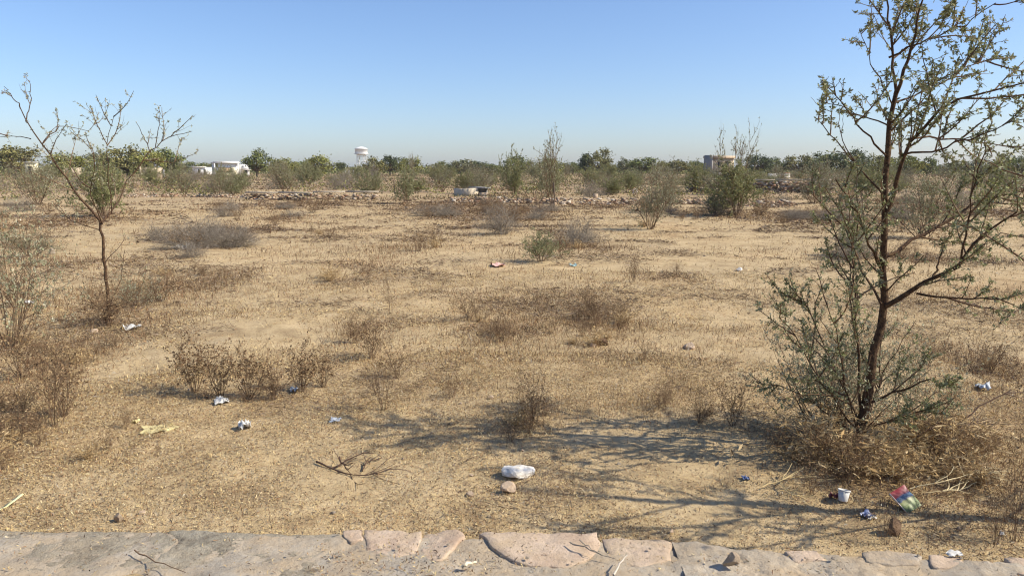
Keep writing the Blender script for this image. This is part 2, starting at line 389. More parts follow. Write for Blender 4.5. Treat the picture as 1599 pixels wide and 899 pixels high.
def litter(n, r0, r1, lmin, lmax, wmin, wmax, tilt, lo=.35, power=1., seed=0, bias=.0):
    x, y = scatter_polar(n, r0, r1, R(43), power)
    dn = fbm(x / .9, y / .9, 51 + seed, 4) * 2.2 - .55 + .45 * patchmask(x, y) + bias
    w = wall_y(x); onwall = (y > w - .42) & (y < w + .0)
    dn = np.where(onwall, .03 + .30 * sstep(.5, .7, fbm(x / .3, y / .3, 77, 3)) * sstep(-.05, -.36, y - w), dn)
    keep = rng.uniform(0, 1, n) < np.clip(dn, .0, 1)
    x = x[keep]; y = y[keep]; m = len(x); onwall = onwall[keep]
    z = gz(x, y) + .004; z = np.where(onwall, np.maximum(z, WALL_TOP + .006), z)
    a = rng.uniform(0, 2 * math.pi, m); e = np.abs(rng.normal(0, tilt, m))
    d = np.stack([np.cos(a) * np.cos(e), np.sin(a) * np.cos(e), np.sin(e)], 1)
    L = rng.uniform(lmin, lmax, m) * rng.uniform(.5, 1.2, m); W = rng.uniform(wmin, wmax, m)
    s = unit(np.stack([-np.sin(a), np.cos(a), rng.normal(0, .6, m)], 1))
    p = np.stack([x, y, z], 1)
    bend = p + d * (L * .5)[:, None] + np.stack([rng.normal(0, .15, m) * L, rng.normal(0, .15, m) * L, np.abs(rng.normal(0, .12, m)) * L], 1)
    tip = p + d * L[:, None]
    V = np.stack([p, bend + s * (W * .5)[:, None], tip, bend - s * (W * .5)[:, None]], 1).reshape(-1, 3)
    pm = np.clip(patchmask(x, y) * .4, 0, .6)
    ci = rng.choice(len(STRAW), m, p=np.array([.13, .14, .10, .15, .15, .14, .14, .05]))
    dk = rng.uniform(0, 1, m) < pm; ci[dk] = rng.choice([3, 4, 5, 6], dk.sum(), p=[.2, .35, .3, .15])
    c = STRAW[ci] * rng.uniform(.7, 1.12, (m, 1))
    return V, np.repeat(c, 4, 0)
mb = MB()
for args in ((420000, 2.3, 6.5, .008, .030, .0018, .0050, .5), (170000, 6.0, 12, .014, .055, .003, .009, .6), (130000, 2.3, 8, .005, .013, .003, .008, .7)):
    V, C = litter(*args, seed=1); mb.add(V, np.arange(len(V)).reshape(-1, 4), C)
V, C = litter(120000, 11, 34, .02, .09, .006, .016, .6, seed=2, bias=-.1); mb.add(V, np.arange(len(V)).reshape(-1, 4), C)
o = obj('straw_litter', mb.mesh('straw_litter'), M_litter); o['kind'] = 'stuff'
o['label'] = 'scattered straw and dry leaf litter on the sand'
# mats of dark, trampled twiglets lying flat in clumps
def twig_mat(n, r0, r1, lmin, lmax, wk, seed, thr, power=1.):
    x, y = scatter_polar(n, r0, r1, R(43), power)
    q = fbm(x / 1.1, y / .8, 91 + seed, 5) + .22 * patchmask(x, y) * (.5 + fbm(x / .35, y / .35, 95, 3))
    keep = (rng.uniform(0, 1, n) < sstep(thr, thr + .16, q)) & (y > wall_y(x) + .05); x = x[keep]; y = y[keep]; m = len(x); r = np.hypot(x, y)
    a = rng.uniform(0, 2 * math.pi, m); e = np.abs(rng.normal(0, .25, m)); L = rng.uniform(lmin, lmax, m); W = np.maximum(.002, wk * r) * rng.uniform(.6, 1.3, m)
    d = np.stack([np.cos(a) * np.cos(e), np.sin(a) * np.cos(e), np.sin(e)], 1); s = np.stack([-np.sin(a), np.cos(a), rng.normal(0, .8, m)], 1)
    p = np.stack([x, y, gz(x, y) + rng.uniform(.003, .03, m)], 1); md = p + d * (L * .5)[:, None] + rng.normal(0, .12, (m, 3)) * L[:, None] * np.array([1, 1, .3]); tp = p + d * L[:, None]
    V = np.stack([p, md + s * (W * .5)[:, None], tp, md - s * (W * .5)[:, None]], 1).reshape(-1, 3)
    cols = np.array([(.16, .105, .065), (.11, .07, .045), (.22, .155, .10), (.28, .22, .16), (.07, .045, .03)])
    return V, np.repeat(cols[rng.integers(0, 5, m)] * rng.uniform(.7, 1.3, (m, 1)), 4, 0)
mb = MB()
for args in ((110000, 2.9, 9, .02, .09, .0004, 1, .585), (160000, 8, 22, .04, .16, .0005, 2, .56), (110000, 20, 44, .08, .30, .0006, 3, .55)):
    V, C = twig_mat(*args); mb.add(V, np.arange(len(V)).reshape(-1, 4), C)
o = obj('twig_litter', mb.mesh('twig_litter'), M_litter); o['kind'] = 'stuff'; o['label'] = 'dark trampled twigs lying in patches on the sand'
def stubble(n, r0, r1, hmin, hmax, wk, thr, seed, cols, power=1.):
    x, y = scatter_polar(n, r0, r1, R(43), power)
    dn = 1.2 * (fbm(x / 1.6, y / 1.6, 61 + seed, 4) - thr) * 3 * .35 + .85 * patchmask(x, y)
    dn = np.where(y < wall_y(x) + .04, 0, dn)
    keep = rng.uniform(0, 1, n) < np.clip(dn, 0, 1); x = x[keep]; y = y[keep]; m = len(x)
    p = np.stack([x, y, gz(x, y) - .005], 1); r = np.hypot(x, y)
    h = rng.uniform(hmin, hmax, m) * rng.uniform(.4, 1.1, m)
    d = unit(np.stack([rng.normal(0, .38, m), rng.normal(0, .38, m), np.ones(m)], 1))
    a = rng.uniform(0, math.pi, m); s = np.stack([np.cos(a), np.sin(a), np.zeros(m)], 1)
    W = np.maximum(.0018, wk * r)[:, None] * rng.uniform(.6, 1.4, (m, 1))
    mid = p + d * (h * .55)[:, None] + rng.normal(0, .06, (m, 3)) * h[:, None]; tip = p + d * h[:, None] + rng.normal(0, .18, (m, 3)) * h[:, None]
    V = np.stack([p - s * W * .5, p + s * W * .5, mid + s * W * .5, mid - s * W * .5, tip], 1).reshape(-1, 3)
    i = np.arange(m)[:, None] * 5
    c = np.repeat(cols[rng.integers(0, len(cols), m)] * rng.uniform(.7, 1.25, (m, 1)), 5, 0)
    return V, [i + np.array([0, 1, 2, 3]), i + np.array([3, 2, 4])], c
BROWN = np.array([(.25, .155, .085), (.18, .105, .06), (.32, .22, .12), (.12, .07, .04), (.38, .28, .16), (.24, .13, .07)])
mb = MB()
for args in ((70000, 3.2, 8, .02, .11, .0004, .5, 1, BROWN), (120000, 6, 16, .03, .14, .0004, .48, 2, BROWN), (120000, 14, 44, .04, .17, .00045, .48, 3, BROWN)):
    V, F, C = stubble(*args); mb.add(V, F, C)
o = obj('dry_stubble', mb.mesh('dry_stubble'), M_dry); o['kind'] = 'stuff'
o['label'] = 'short brown dry grass stubble in patches on the sand'
mb = MB()
x, y = scatter_polar(170000, 42, 330, R(43), 0)
FARG = np.array([(.27, .185, .11), (.22, .14, .08), (.30, .23, .14), (.20, .16, .085), (.22, .195, .105), (.33, .25, .155)])
keep = rng.uniform(0, 1, len(x)) < np.clip((fbm(x / 9, y / 5, 71, 4) - .46) * 4.0, .04, 1); x = x[keep]; y = y[keep]; m = len(x); r = np.hypot(x, y)
p = np.stack([x, y, gz(x, y) - .01], 1); h = (rng.uniform(.06, .26, m) * (1 + 1.6 * sstep(60, 200, r)) * rng.uniform(.4, 1, m))[:, None]
d = unit(np.stack([rng.normal(0, .5, m), rng.normal(0, .5, m), np.ones(m)], 1)); a = rng.uniform(0, math.pi, m)
s = np.stack([np.cos(a), np.sin(a), np.zeros(m)], 1) * (.0006 * r * rng.uniform(.6, 1.5, m))[:, None]
V = np.stack([p - s * .6, p + s * .6, p + d * h * .7 + s, p + d * h, p + d * h * .7 - s], 1).reshape(-1, 3)
i = np.arange(m)[:, None] * 5
patchc = FARG[np.clip((fbm(x / 14, y / 10, 81, 3) * 12 - 3).astype(int) % 6, 0, 5)]
c = .5 * patchc + .5 * FARG[rng.integers(0, 6, m)]
mb.add(V, [i + np.array([0, 1, 2, 4]), i + np.array([4, 2, 3])], np.repeat(c * rng.uniform(.75, 1.25, (m, 1)), 5, 0))
o = obj('far_dry_grass', mb.mesh('far_dry_grass'), M_dry); o['kind'] = 'stuff'; o['label'] = 'brown dry grass and low scrub beyond the far stone wall'
#PART3
# ------------------------------------------------------------------ acacias
GREEN = np.array([(.19, .20, .09), (.27, .27, .14), (.33, .325, .18), (.16, .175, .08), (.38, .365, .22), (.28, .295, .115)])
GREYG = np.array([(.29, .285, .165), (.35, .34, .21), (.23, .23, .13), (.40, .38, .25), (.20, .20, .10)])
PALEG = np.array([(.36, .35, .22), (.42, .40, .27), (.30, .30, .175), (.47, .44, .31), (.26, .27, .14)])
YELG = np.array([(.23, .24, .09), (.28, .28, .12), (.18, .20, .075), (.33, .31, .16)])
TWIG = np.array([(.14, .085, .05), (.18, .115, .065), (.10, .06, .04), (.22, .15, .09)])
DTWIG = np.array([(.19, .12, .07), (.13, .08, .045), (.25, .17, .10), (.095, .058, .036)])
GTWIG = np.array([(.27, .23, .18), (.20, .165, .125), (.35, .31, .25), (.14, .11, .08)])
DLEAF = np.array([(.25, .16, .085), (.17, .10, .055), (.32, .22, .12), (.115, .068, .038), (.42, .31, .17)])
def resample(pts, n):
    pts = np.asarray(pts, float); s = np.concatenate([[0], np.cumsum(np.linalg.norm(np.diff(pts, axis=0), axis=1))])
    # Catmull-like smoothing through dense linear interpolation + blur
    u = np.linspace(0, s[-1], n * 6); P = np.stack([np.interp(u, s, pts[:, k]) for k in range(3)], 1)
    for _ in range(6): P[1:-1] = (P[:-2] + 2 * P[1:-1] + P[2:]) / 4
    i = np.linspace(0, len(P) - 1, n).astype(int); return P[i], s[-1]
def acacia_from_limbs(name, label, cat, limbs, seed, Y0, leaf_size, twig_per, sub_per, leafn, pal, lf=.42, leaf_k=5, base=None, extra_leaf=1.0, twup=.05, tn_wob=.13, twlen=None):
    """limbs: list of (kind, r0, r1, [(px,py,dY),...], twig density) ; kind trunk/branch"""
    rg = np.random.default_rng(seed)
    base = at_depth(*limbs[0][3][0][:2], Y0) if base is None else base
    base = np.array([base[0], base[1], float(gz(base[0], base[1]))])
    t = thing(name, label, cat, tuple(base))
    tw_all = MB(); lf_all = MB()
    for li, (kind, r0, r1, pts, dens) in enumerate(limbs):
        P = [at_depth(px, py, Y0 + dy) - base for px, py, dy in pts]
        if kind == 'trunk' and li == 0: P[0] = np.array([0, 0, -.05])
        P, L = resample(P, 14 if kind == 'trunk' else 11)
        P[1:-1] += rg.normal(0, .006, P[1:-1].shape)
        if kind == 'branch': r0 *= .74; r1 *= .72
        Rr = r0 + (r1 - r0) * np.linspace(0, 1, len(P)) ** .85
        mb = MB(); tubes(mb, P[None], Rr[None], 8 if kind == 'trunk' else 6)
        # thorns and stubs stay with the twigs; the limb is a part of its own
        obj(kind, mb.mesh(kind, True), M_bark, t)
        n = max(1, int(round(dens * twig_per * L)))
        Pp = P[None]; p, d, l = branch_off(rg, Pp, np.array([L]), n, .22 if kind == 'branch' else .3, 1., .75, lf, .45)
        l = np.clip(l, .10, twlen or .55)
        d[:, 2] += .15
        T1 = grow(rg, p, d, l, 6, tn_wob, twup)
        tubes(tw_all, T1, np.linspace(.0042, .0016, 7)[None].repeat(len(T1), 0) * (.6 + l / .5)[:, None], 4, TWIG[rg.integers(0, 4, len(T1))])
        p2, d2, l2 = branch_off(rg, T1, l, sub_per, .15, 1., .8, .45, .5)
        l2 = np.clip(l2, .05, .3)
        T2 = grow(rg, p2, d2, l2, 4, .16, .03)
        tubes(tw_all, T2, np.linspace(.0022, .0010, 5)[None].repeat(len(T2), 0), 3, TWIG[rg.integers(0, 4, len(T2))])
        for T, l_ in ((T1, l), (T2, l2)):
            cnt = (l_ * leafn * dens ** .3 * extra_leaf * rg.uniform(.1, 2.0, len(l_)) + .5).astype(int); idx = np.repeat(np.arange(len(T)), cnt)
            pp, dd = sample(rg, T, idx, rg.uniform(.12, 1, len(idx)))
            leaves(lf_all, rg, pp, dd, leaf_k, leaf_size, .42, pal, .75, .5)
        # tip tuft on the limb itself
        cnt = int(L * leafn * .35); pp, dd = sample(rg, P[None], np.zeros(cnt, int), rg.uniform(.45, 1, cnt))
        leaves(lf_all, rg, pp, dd, leaf_k, leaf_size, .42, pal, .8)
    obj('twigs', tw_all.mesh('twigs'), M_twig, t)['kind'] = 'stuff'; obj('foliage', lf_all.mesh('foliage'), M_leaf, t)['kind'] = 'stuff'
    return t
Y1 = 4.12
acacia_from_limbs('acacia_tree', 'tall young thorny acacia with brown trunk and sparse grey-green leaves, nearest tree at right', 'tree', [
    ('trunk', .031, .012, [(1338, 690, 0), (1352, 625, 0), (1362, 565, 0), (1380, 482, .02), (1377, 400, 0), (1383, 310, -.02), (1386, 240, 0), (1393, 170, 0), (1400, 142, 0)], .5),
    ('branch', .012, .004, [(1400, 146, 0), (1391, 85, .05), (1386, 20, .08), (1380, -50, .1)], 1.5),
    ('branch', .014, .004, [(1399, 148, 0), (1416, 100, -.05), (1431, 40, -.08), (1452, -45, -.1)], 1.5),
    ('branch', .008, .003, [(1388, 90, 0), (1430, 70, -.1), (1490, 45, -.18), (1555, 5, -.25)], 1.3),
    ('branch', .018, .005, [(1384, 332, -.02), (1401, 290, -.05), (1425, 215, -.15), (1475, 165, -.25), (1550, 140, -.35), (1610, 127, -.42)], 1.1),
    ('branch', .009, .003, [(1418, 217, -.1), (1460, 216, 0), (1520, 221, .1), (1600, 234, .2)], 1.0),
    ('branch', .009, .003, [(1407, 242, -.1), (1455, 235, -.25), (1520, 215, -.38), (1600, 186, -.5)], 1.0),
    ('branch', .008, .003, [(1398, 160, 0), (1440, 145, .2), (1500, 110, .35), (1565, 85, .45)], 1.2),
    ('branch', .007, .002, [(1391, 200, 0), (1345, 178, .1), (1305, 163, .15), (1275, 155, .2)], .8),
    ('branch', .008, .003, [(1386, 245, 0), (1345, 200, -.1), (1318, 165, -.2), (1292, 135, -.25)], .7),
    ('branch', .006, .002, [(1394, 165, 0), (1372, 120, -.1), (1352, 75, -.15), (1342, 45, -.2)], .7),
    ('branch', .008, .003, [(1383, 310, 0), (1345, 265, .1), (1305, 220, .2), (1275, 185, .3)], .7),
    ('branch', .022, .006, [(1383, 478, 0), (1440, 444, -.05), (1490, 415, -.1), (1540, 360, -.15), (1590, 330, -.25)], 1.0),
    ('branch', .016, .005, [(1379, 402, 0), (1430, 372, .08), (1480, 345, .15), (1540, 304, .25), (1600, 318, .35)], 1.0),
    ('branch', .009, .004, [(1455, 436, -.05), (1470, 400, 0), (1482, 372, .05)], .7),
    ('branch', .008, .003, [(1500, 410, -.1), (1515, 330, -.2), (1530, 250, -.25), (1550, 190, -.3)], 1.0),
    ('branch', .010, .003, [(1432, 458, 0), (1490, 466, -.2), (1550, 462, -.35), (1612, 486, -.5)], .7),
    ('branch', .011, .004, [(1378, 420, 0), (1350, 370, -.1), (1335, 320, -.15), (1305, 280, -.25)], .8),
    ('branch', .010, .003, [(1376, 475, 0), (1345, 420, .15), (1325, 360, .25), (1265, 300, .4)], .8),
    ('branch', .012, .004, [(1345, 640, 0), (1340, 545, -.08), (1333, 445, -.12), (1342, 330, -.1)], 1.1),
    ('branch', .011, .004, [(1352, 630, 0), (1415, 607, -.1), (1450, 592, -.15), (1500, 605, -.3)], 1.1),
    ('branch', .008, .003, [(1342, 660, 0), (1300, 570, .15), (1262, 480, .3), (1235, 440, .35)], .9),
    ('branch', .007, .003, [(1338, 670, 0), (1285, 600, -.1), (1245, 530, -.15), (1222, 480, -.2)], .8),
    ('branch', .007, .003, [(1336, 678, 0), (1285, 640, .1), (1240, 610, .2), (1205, 600, .3)], .9),
    ('branch', .007, .003, [(1345, 665, 0), (1372, 600, .2), (1400, 540, .3), (1430, 500, .4)], .8),
    ('branch', .007, .003, [(1340, 672, 0), (1320, 600, -.2), (1310, 530, -.3), (1290, 470, -.4)], .8),
    ('branch', .006, .002, [(1345, 676, 0), (1400, 650, -.15), (1450, 640, -.3), (1490, 650, -.4)], 1.2),
], 41, Y1, .0185, 10, 4.2, 42, GREEN, leaf_k=5, tn_wob=.09, twlen=.33)
Y2 = at_z(165, 503, 0)[1]
acacia_from_limbs('acacia_tree', 'slender leaning acacia sapling with bare Y-shaped fork at left', 'tree', [
    ('trunk', .019, .013, [(172, 502, 0), (168, 460, 0), (163, 400, 0), (157, 345, 0)], .25),
    ('branch', .018, .006, [(157, 346, 0), (120, 305, 0), (92, 260, 0), (62, 222, 0), (42, 190, 0), (30, 165, 0)], .8),
    ('branch', .008, .003, [(40, 190, 0), (48, 160, .1), (45, 125, .1)], 1.0),
    ('branch', .008, .003, [(32, 170, 0), (20, 150, -.1), (6, 135, -.2)], .8),
    ('branch', .007, .003, [(48, 217, 0), (20, 212, .2), (-20, 214, .3)], .9),
    ('branch', .008, .003, [(66, 225, 0), (95, 196, .2), (140, 205, .3), (150, 190, .35)], .9),
    ('branch', .015, .005, [(159, 348, 0), (185, 315, .3), (200, 280, .5), (225, 250, .6)], .8),
    ('branch', .011, .004, [(205, 275, .5), (232, 240, .6), (260, 215, .65), (300, 205, .7)], .8),
    ('branch', .007, .003, [(235, 238, .6), (225, 215, .6), (212, 190, .6)], 1.0),
    ('branch', .007, .003, [(243, 230, .6), (248, 200, .6), (250, 178, .6)], 1.2),
    ('branch', .008, .003, [(175, 335, .1), (170, 280, 0), (165, 230, -.1), (178, 180, -.2)], .9),
    ('branch', .009, .003, [(160, 350, 0), (140, 300, -.3), (150, 250, -.4), (130, 220, -.5)], 1.0),
    ('branch', .009, .003, [(158, 360, 0), (110, 345, -.2), (90, 320, -.3)], .9),
    ('branch', .008, .003, [(225, 250, .6), (270, 255, .8), (310, 235, .9)], .6),
    ('branch', .006, .003, [(170, 480, 0), (190, 430, .1), (195, 390, .2)], .7),
    ('branch', .006, .003, [(172, 495, 0), (140, 470, -.1), (120, 450, -.1)], .9),
    ('branch', .006, .003, [(172, 495, 0), (200, 470, .1), (225, 440, .1)], .9),
], 52, Y2, .020, 4.5, 3.6, 22, PALEG, leaf_k=4, twlen=.45)
acacia_from_limbs('acacia_tree', 'acacia standing past the right edge, only its branch tips reach in', 'tree', [
    ('trunk', .04, .015, [(1860, 800, 0), (1850, 600, 0), (1870, 400, 0), (1850, 200, 0), (1860, 80, 0)], .8),
    ('branch', .014, .004, [(1855, 500, 0), (1760, 430, 0), (1680, 385, .05), (1615, 350, .1)], 1.0),
    ('branch', .013, .004, [(1862, 420, 0), (1770, 340, -.2), (1690, 300, -.3), (1625, 290, -.35)], 1.0),
    ('branch', .012, .004, [(1855, 300, 0), (1780, 200, .2), (1700, 150, .3), (1640, 110, .35)], 1.1),
    ('branch', .012, .004, [(1855, 560, 0), (1750, 500, -.3), (1670, 445, -.4), (1625, 420, -.45)], 1.0),
    ('branch', .012, .004, [(1860, 350, 0), (1950, 240, 0), (2040, 160, .1)], 1.0),
    ('branch', .012, .004, [(1855, 250, 0), (1880, 140, -.3), (1900, 60, -.5)], 1.0),
    ('branch', .010, .004, [(1850, 640, 0), (1960, 560, .2), (2050, 480, .3)], 1.0),
], 63, 3.15, .017, 8, 4, 40, GREEN, leaf_k=5, tn_wob=.09, twlen=.35)
# low growth round the foot of the big tree and other shrubs ----------------------------------
def shrub_meshes(seed, h, spread, nstem, per1, per2, leafn, leaf_size, pal, twpal, leaf_k=4, wob=.12, lean=(0, 0), r=.008, up=.06, lw=.42, tuft=0., curve=0.):
    """unit shrub rooted at the origin: returns (stems, foliage) meshes"""
    rg = np.random.default_rng(seed)
    a = rg.uniform(0, 2 * math.pi, nstem); e = rg.uniform(.0, 1, nstem) ** .8 * spread
    D = np.stack([np.cos(a) * np.sin(e) + lean[0], np.sin(a) * np.sin(e) + lean[1], np.cos(e)], 1)
    P0 = np.stack([np.cos(a) * .12 * h * spread * rg.uniform(0, 1, nstem), np.sin(a) * .12 * h * spread * rg.uniform(0, 1, nstem), np.full(nstem, -.02)], 1)
    L = h * rg.uniform(.55, 1.08, nstem)
    S0 = grow(rg, P0, D, L, 7, wob, up)
    st = MB(); lfm = MB()
    tubes(st, S0, np.linspace(r, r * .25, 8)[None] * (L / h)[:, None], 4, twpal[rg.integers(0, len(twpal), nstem)])
    levels = [(S0, L)]
    if per1:
        p, d, l = branch_off(rg, S0, L, per1, .15, 1., .7, .5, .4); S1 = grow(rg, p, d, l, 5, wob * 1.2, up * .7)
        tubes(st, S1, np.linspace(r * .45, r * .15, 6)[None].repeat(len(S1), 0), 3, twpal[rg.integers(0, len(twpal), len(S1))]); levels.append((S1, l))
        if per2:
            p, d, l2 = branch_off(rg, S1, l, per2, .15, 1., .8, .5, .4); S2 = grow(rg, p, d, l2, 3, wob * 1.5, up * .5)
            tubes(st, S2, np.linspace(r * .24, r * .10, 4)[None].repeat(len(S2), 0), 3, twpal[rg.integers(0, len(twpal), len(S2))]); levels.append((S2, l2))
    if leafn:
        for T, l_ in levels[-2:]:
            cnt = np.maximum(1, (l_ / h * leafn * rg.uniform(.4, 1.6, len(l_))).astype(int)); idx = np.repeat(np.arange(len(T)), cnt)
            pp, dd = sample(rg, T, idx, rg.uniform(.2, 1, len(idx)))
            leaves(lfm, rg, pp, dd, leaf_k, leaf_size, lw, pal, .8)
    return st.mesh('stems'), (lfm.mesh('foliage') if leafn else None)
MESH = {}
def kind_mesh(key):
    if key in MESH: return MESH[key]
    k, v = key
    s = 100 + v * 13
    if k == 'green':   m = shrub_meshes(s, 1.0, .85, 16, 7, 4, 26, .030, GREEN, TWIG, 5, .12)
    elif k == 'grey':  m = shrub_meshes(s + 3, 1.0, .9, 18, 7, 4, 17, .026, GREYG, TWIG, 4, .12)
    elif k == 'yellow': m = shrub_meshes(s + 5, 1.0, .75, 16, 7, 4, 30, .030, YELG, TWIG, 5, .12)
    elif k == 'sparse': m = shrub_meshes(s + 7, 1.0, .55, 7, 8, 4, 12, .026, GREYG, TWIG, 4, .11, r=.010)
    elif k == 'brush': m = shrub_meshes(s + 9, 1.0, 1.15, 46, 9, 4, 0, .03, GREYG, GTWIG, 4, .20, up=-.03, r=.008)
    elif k == 'weed':  m = shrub_meshes(s + 11, 1.0, .45, 12, 5, 3, 8, .036, DLEAF, DTWIG, 2, .10, r=.006, lw=.5)
    elif k == 'leafy': m = shrub_meshes(s + 15, 1.0, .50, 18, 4, 2, 13, .046, DLEAF, DTWIG, 2, .08, r=.006, lw=.5)
    elif k == 'wispy': m = shrub_meshes(s + 21, 1.0, .85, 24, 6, 3, 11, .024, PALEG, TWIG, 4, .11, r=.005)
    elif k == 'twiggy': m = shrub_meshes(s + 17, 1.0, .6, 9, 6, 3, 5, .034, DLEAF, DTWIG, 2, .12, r=.0058)
    elif k == 'tuft':  m = shrub_meshes(s + 19, 1.0, .8, 60, 1, 0, 4, .12, np.array([(.46, .33, .16), (.36, .24, .11), (.55, .42, .24)]), np.array([(.46, .33, .17), (.34, .23, .11), (.55, .42, .23), (.26, .16, .08)]), 2, .16, up=-.05, r=.007, lw=.2)
    MESH[key] = m; return m
LEAFMAT = {'weed': M_dry, 'leafy': M_dry, 'twiggy': M_dry, 'tuft': M_dry}
ORD = ['first', 'second', 'third', 'fourth', 'fifth', 'sixth', 'seventh', 'eighth', 'ninth', 'tenth', 'eleventh', 'twelfth', 'thirteenth', 'fourteenth', 'fifteenth', 'sixteenth', 'seventeenth', 'eighteenth', 'nineteenth', 'twentieth']
def nearest(px, py, marks): return min(marks, key=lambda m: (m[0] - px) ** 2 + ((m[1] - py) * 2.2) ** 2)[2]
def uniquify(items):
    """items (px, object): things that would share a label are told apart by their order from the left"""
    by = {}
    for px, o in items: by.setdefault(o['label'], []).append((px, o))
    for lab, L in by.items():
        L.sort(key=lambda q: q[0]); n = len(L)
        for i, (px, o) in enumerate(L):
            if n == 1: continue
            if n == 2: w = ('left', 'right')[i] + ' one of two'
            elif n == 3: w = ('leftmost', 'middle', 'rightmost')[i] + ' of three'
            else: w = 'leftmost' if i == 0 else 'rightmost' if i == n - 1 else ORD[i] + ' from left' if i <= (n - 1) / 2 else ORD[n - 1 - i] + ' from right'
            o['label'] = lab + ', ' + w
_rv = random.Random(5)
def plant(kind, px, py, hpx, label, name=None, cat=None, wide=1.0, group=None, v=None, rot=None, depth=None):
    g = ground_at(px, py); dist = g[1] * CP + (CAM_H - g[2]) * SP
    h = hpx * dist / FPX
    v = _rv.randrange(4) if v is None else v
    st, fo = kind_mesh((kind, v))
    nm, ct = {'green': ('acacia_shrub', 'shrub'), 'grey': ('acacia_shrub', 'shrub'), 'yellow': ('acacia_shrub', 'shrub'), 'sparse': ('thorn_sapling', 'sapling'), 'wispy': ('acacia_shoots', 'shoots'), 'brush': ('dead_brush', 'brush'),
              'weed': ('dry_weed', 'weed'), 'leafy': ('dry_weed', 'weed'), 'twiggy': ('dry_weed', 'weed'), 'tuft': ('grass_tuft', 'grass tuft')}[kind]
    t = thing(name or nm, label, cat or ct, (g[0], g[1], g[2]), _rv.uniform(0, 6.28) if rot is None else rot, group, (h * wide, h * wide, h))
    obj('stems', st, M_twig, t)
    if fo: obj('foliage', fo, LEAFMAT.get(kind, M_leaf), t)
    return t
#PART4
# ------------------------------------------------------------------ planted individuals
# foot of the big tree
plant('wispy', 1325, 700, 170, 'dense grey-green basal shoots around the foot of the big acacia at right', wide=.95, v=0)
plant('wispy', 1290, 675, 170, 'low leafy acacia shoots just left of the big trunk', wide=1.0, v=1)
plant('wispy', 1420, 668, 130, 'small grey-green shoots just right of the big trunk', wide=1.0, v=2)
plant('tuft', 1395, 745, 60, 'tan dry grass tuft in front of the big acacia', wide=1.6)
plant('tuft', 1340, 738, 55, 'dry grass tuft directly above the white cup', wide=1.5)
plant('tuft', 1460, 740, 55, 'pale dry grass tuft right of the foil packet', wide=1.6)
plant('tuft', 1250, 722, 48, 'dark dry grass tuft in the shade left of the acacia foot', wide=1.6)
plant('tuft', 1530, 755, 55, 'dry grass tuft near the right edge above the kerb', wide=1.5)
plant('weed', 1500, 735, 70, 'thin brown weed right of the acacia foot', wide=1.2)
plant('weed', 1290, 730, 60, 'thin brown weed on the left of the acacia foot', wide=1.3)
plant('twiggy', 1585, 845, 150, 'thin bare twig rising at the right end of the kerb', wide=.5)
plant('twiggy', 1555, 850, 95, 'small bare weed by the kerb near the right edge', wide=.6)
plant('twiggy', 1385, 850, 60, 'short dark twiggy weed at the kerb below the foil packet', wide=.8)
plant('twiggy', 1470, 700, 100, 'bare twiggy weed beside the fallen diagonal branch', wide=.7)
# brown leafy weeds, left centre
plant('leafy', 305, 612, 88, 'dry brown leafy weed, left end of the dense row', wide=1.0, v=0)
plant('leafy', 345, 618, 78, 'dry brown leafy weed in the middle of the dense row', wide=1.0, v=1)
plant('leafy', 390, 620, 82, 'dry brown leafy weed, right part of the dense row', wide=1.0, v=2)
plant('leafy', 470, 612, 74, 'dry brown leafy weed standing just right of the dense row', wide=1.1, v=3)
plant('leafy', 505, 604, 60, 'smaller dry leafy weed at the right end of the row', wide=1.0, v=1)
plant('weed', 325, 622, 26, 'low dark weeds at the foot of the leafy row, left part', wide=2.6, v=2)
plant('weed', 385, 626, 24, 'low dark weeds at the foot of the leafy row, right part', wide=2.6, v=3)
plant('weed', 425, 625, 60, 'thin dry weed filling the gap in the leafy row', wide=1.3)
plant('weed', 580, 560, 66, 'brown weed clump behind and right of the leafy row', wide=1.3, v=0)
plant('weed', 555, 535, 45, 'short brown weed beyond the leafy row', wide=1.4, v=1)
plant('twiggy', 600, 640, 105, 'tall spindly dry weed left of centre with few leaves', wide=.7, v=2)
plant('weed', 620, 590, 50, 'sparse dry weed left of the central bare patch', wide=1.2, v=3)
plant('twiggy', 610, 490, 60, 'lone upright dead stalks above the brown clump', wide=.5, v=1)
plant('weed', 830, 668, 76, 'spiky dry weed in the tree shadow at centre', wide=1.1, v=2)
plant('twiggy', 835, 662, 95, 'bare twigs rising from the spiky weed at centre', wide=.9, v=3)
plant('twiggy', 790, 530, 40, 'small grey bush of twigs right of centre', wide=1.6, v=0)
plant('weed', 930, 500, 42, 'low brown weed right of the grey twigs', wide=1.4, v=1)
plant('weed', 705, 622, 38, 'tiny reddish weed on the bare patch at centre', wide=1.3, v=2)
# left edge
plant('twiggy', 85, 668, 150, 'tall dry weed with drooping leaves near the left edge', wide=.7, v=3)
plant('weed', 100, 650, 110, 'brown dry weed beside the tall left weed', wide=1.0, v=0)
plant('wispy', 12, 545, 210, 'grey-green thorny shrub cut by the left edge', wide=.7, v=3)
plant('weed', 35, 590, 80, 'grey dry weed under the left edge shrub', wide=1.4, v=3)
plant('weed', 170, 508, 50, 'brown weeds around the foot of the leaning sapling', wide=1.8, v=1)
plant('twiggy', 165, 507, 80, 'fine bare twigs at the foot of the leaning sapling', wide=1.2, v=2)
plant('wispy', 215, 480, 50, 'pale grasslike shrub right of the leaning sapling', wide=1.3, v=1)
plant('weed', 250, 470, 48, 'brown weed patch right of the leaning sapling', wide=2.2, v=2)
plant('weed', 30, 690, 60, 'low dry weed in the lower left', wide=1.8, v=0)
plant('leafy', 25, 480, 60, 'dry weed above the left edge shrub', wide=1.2, v=2)
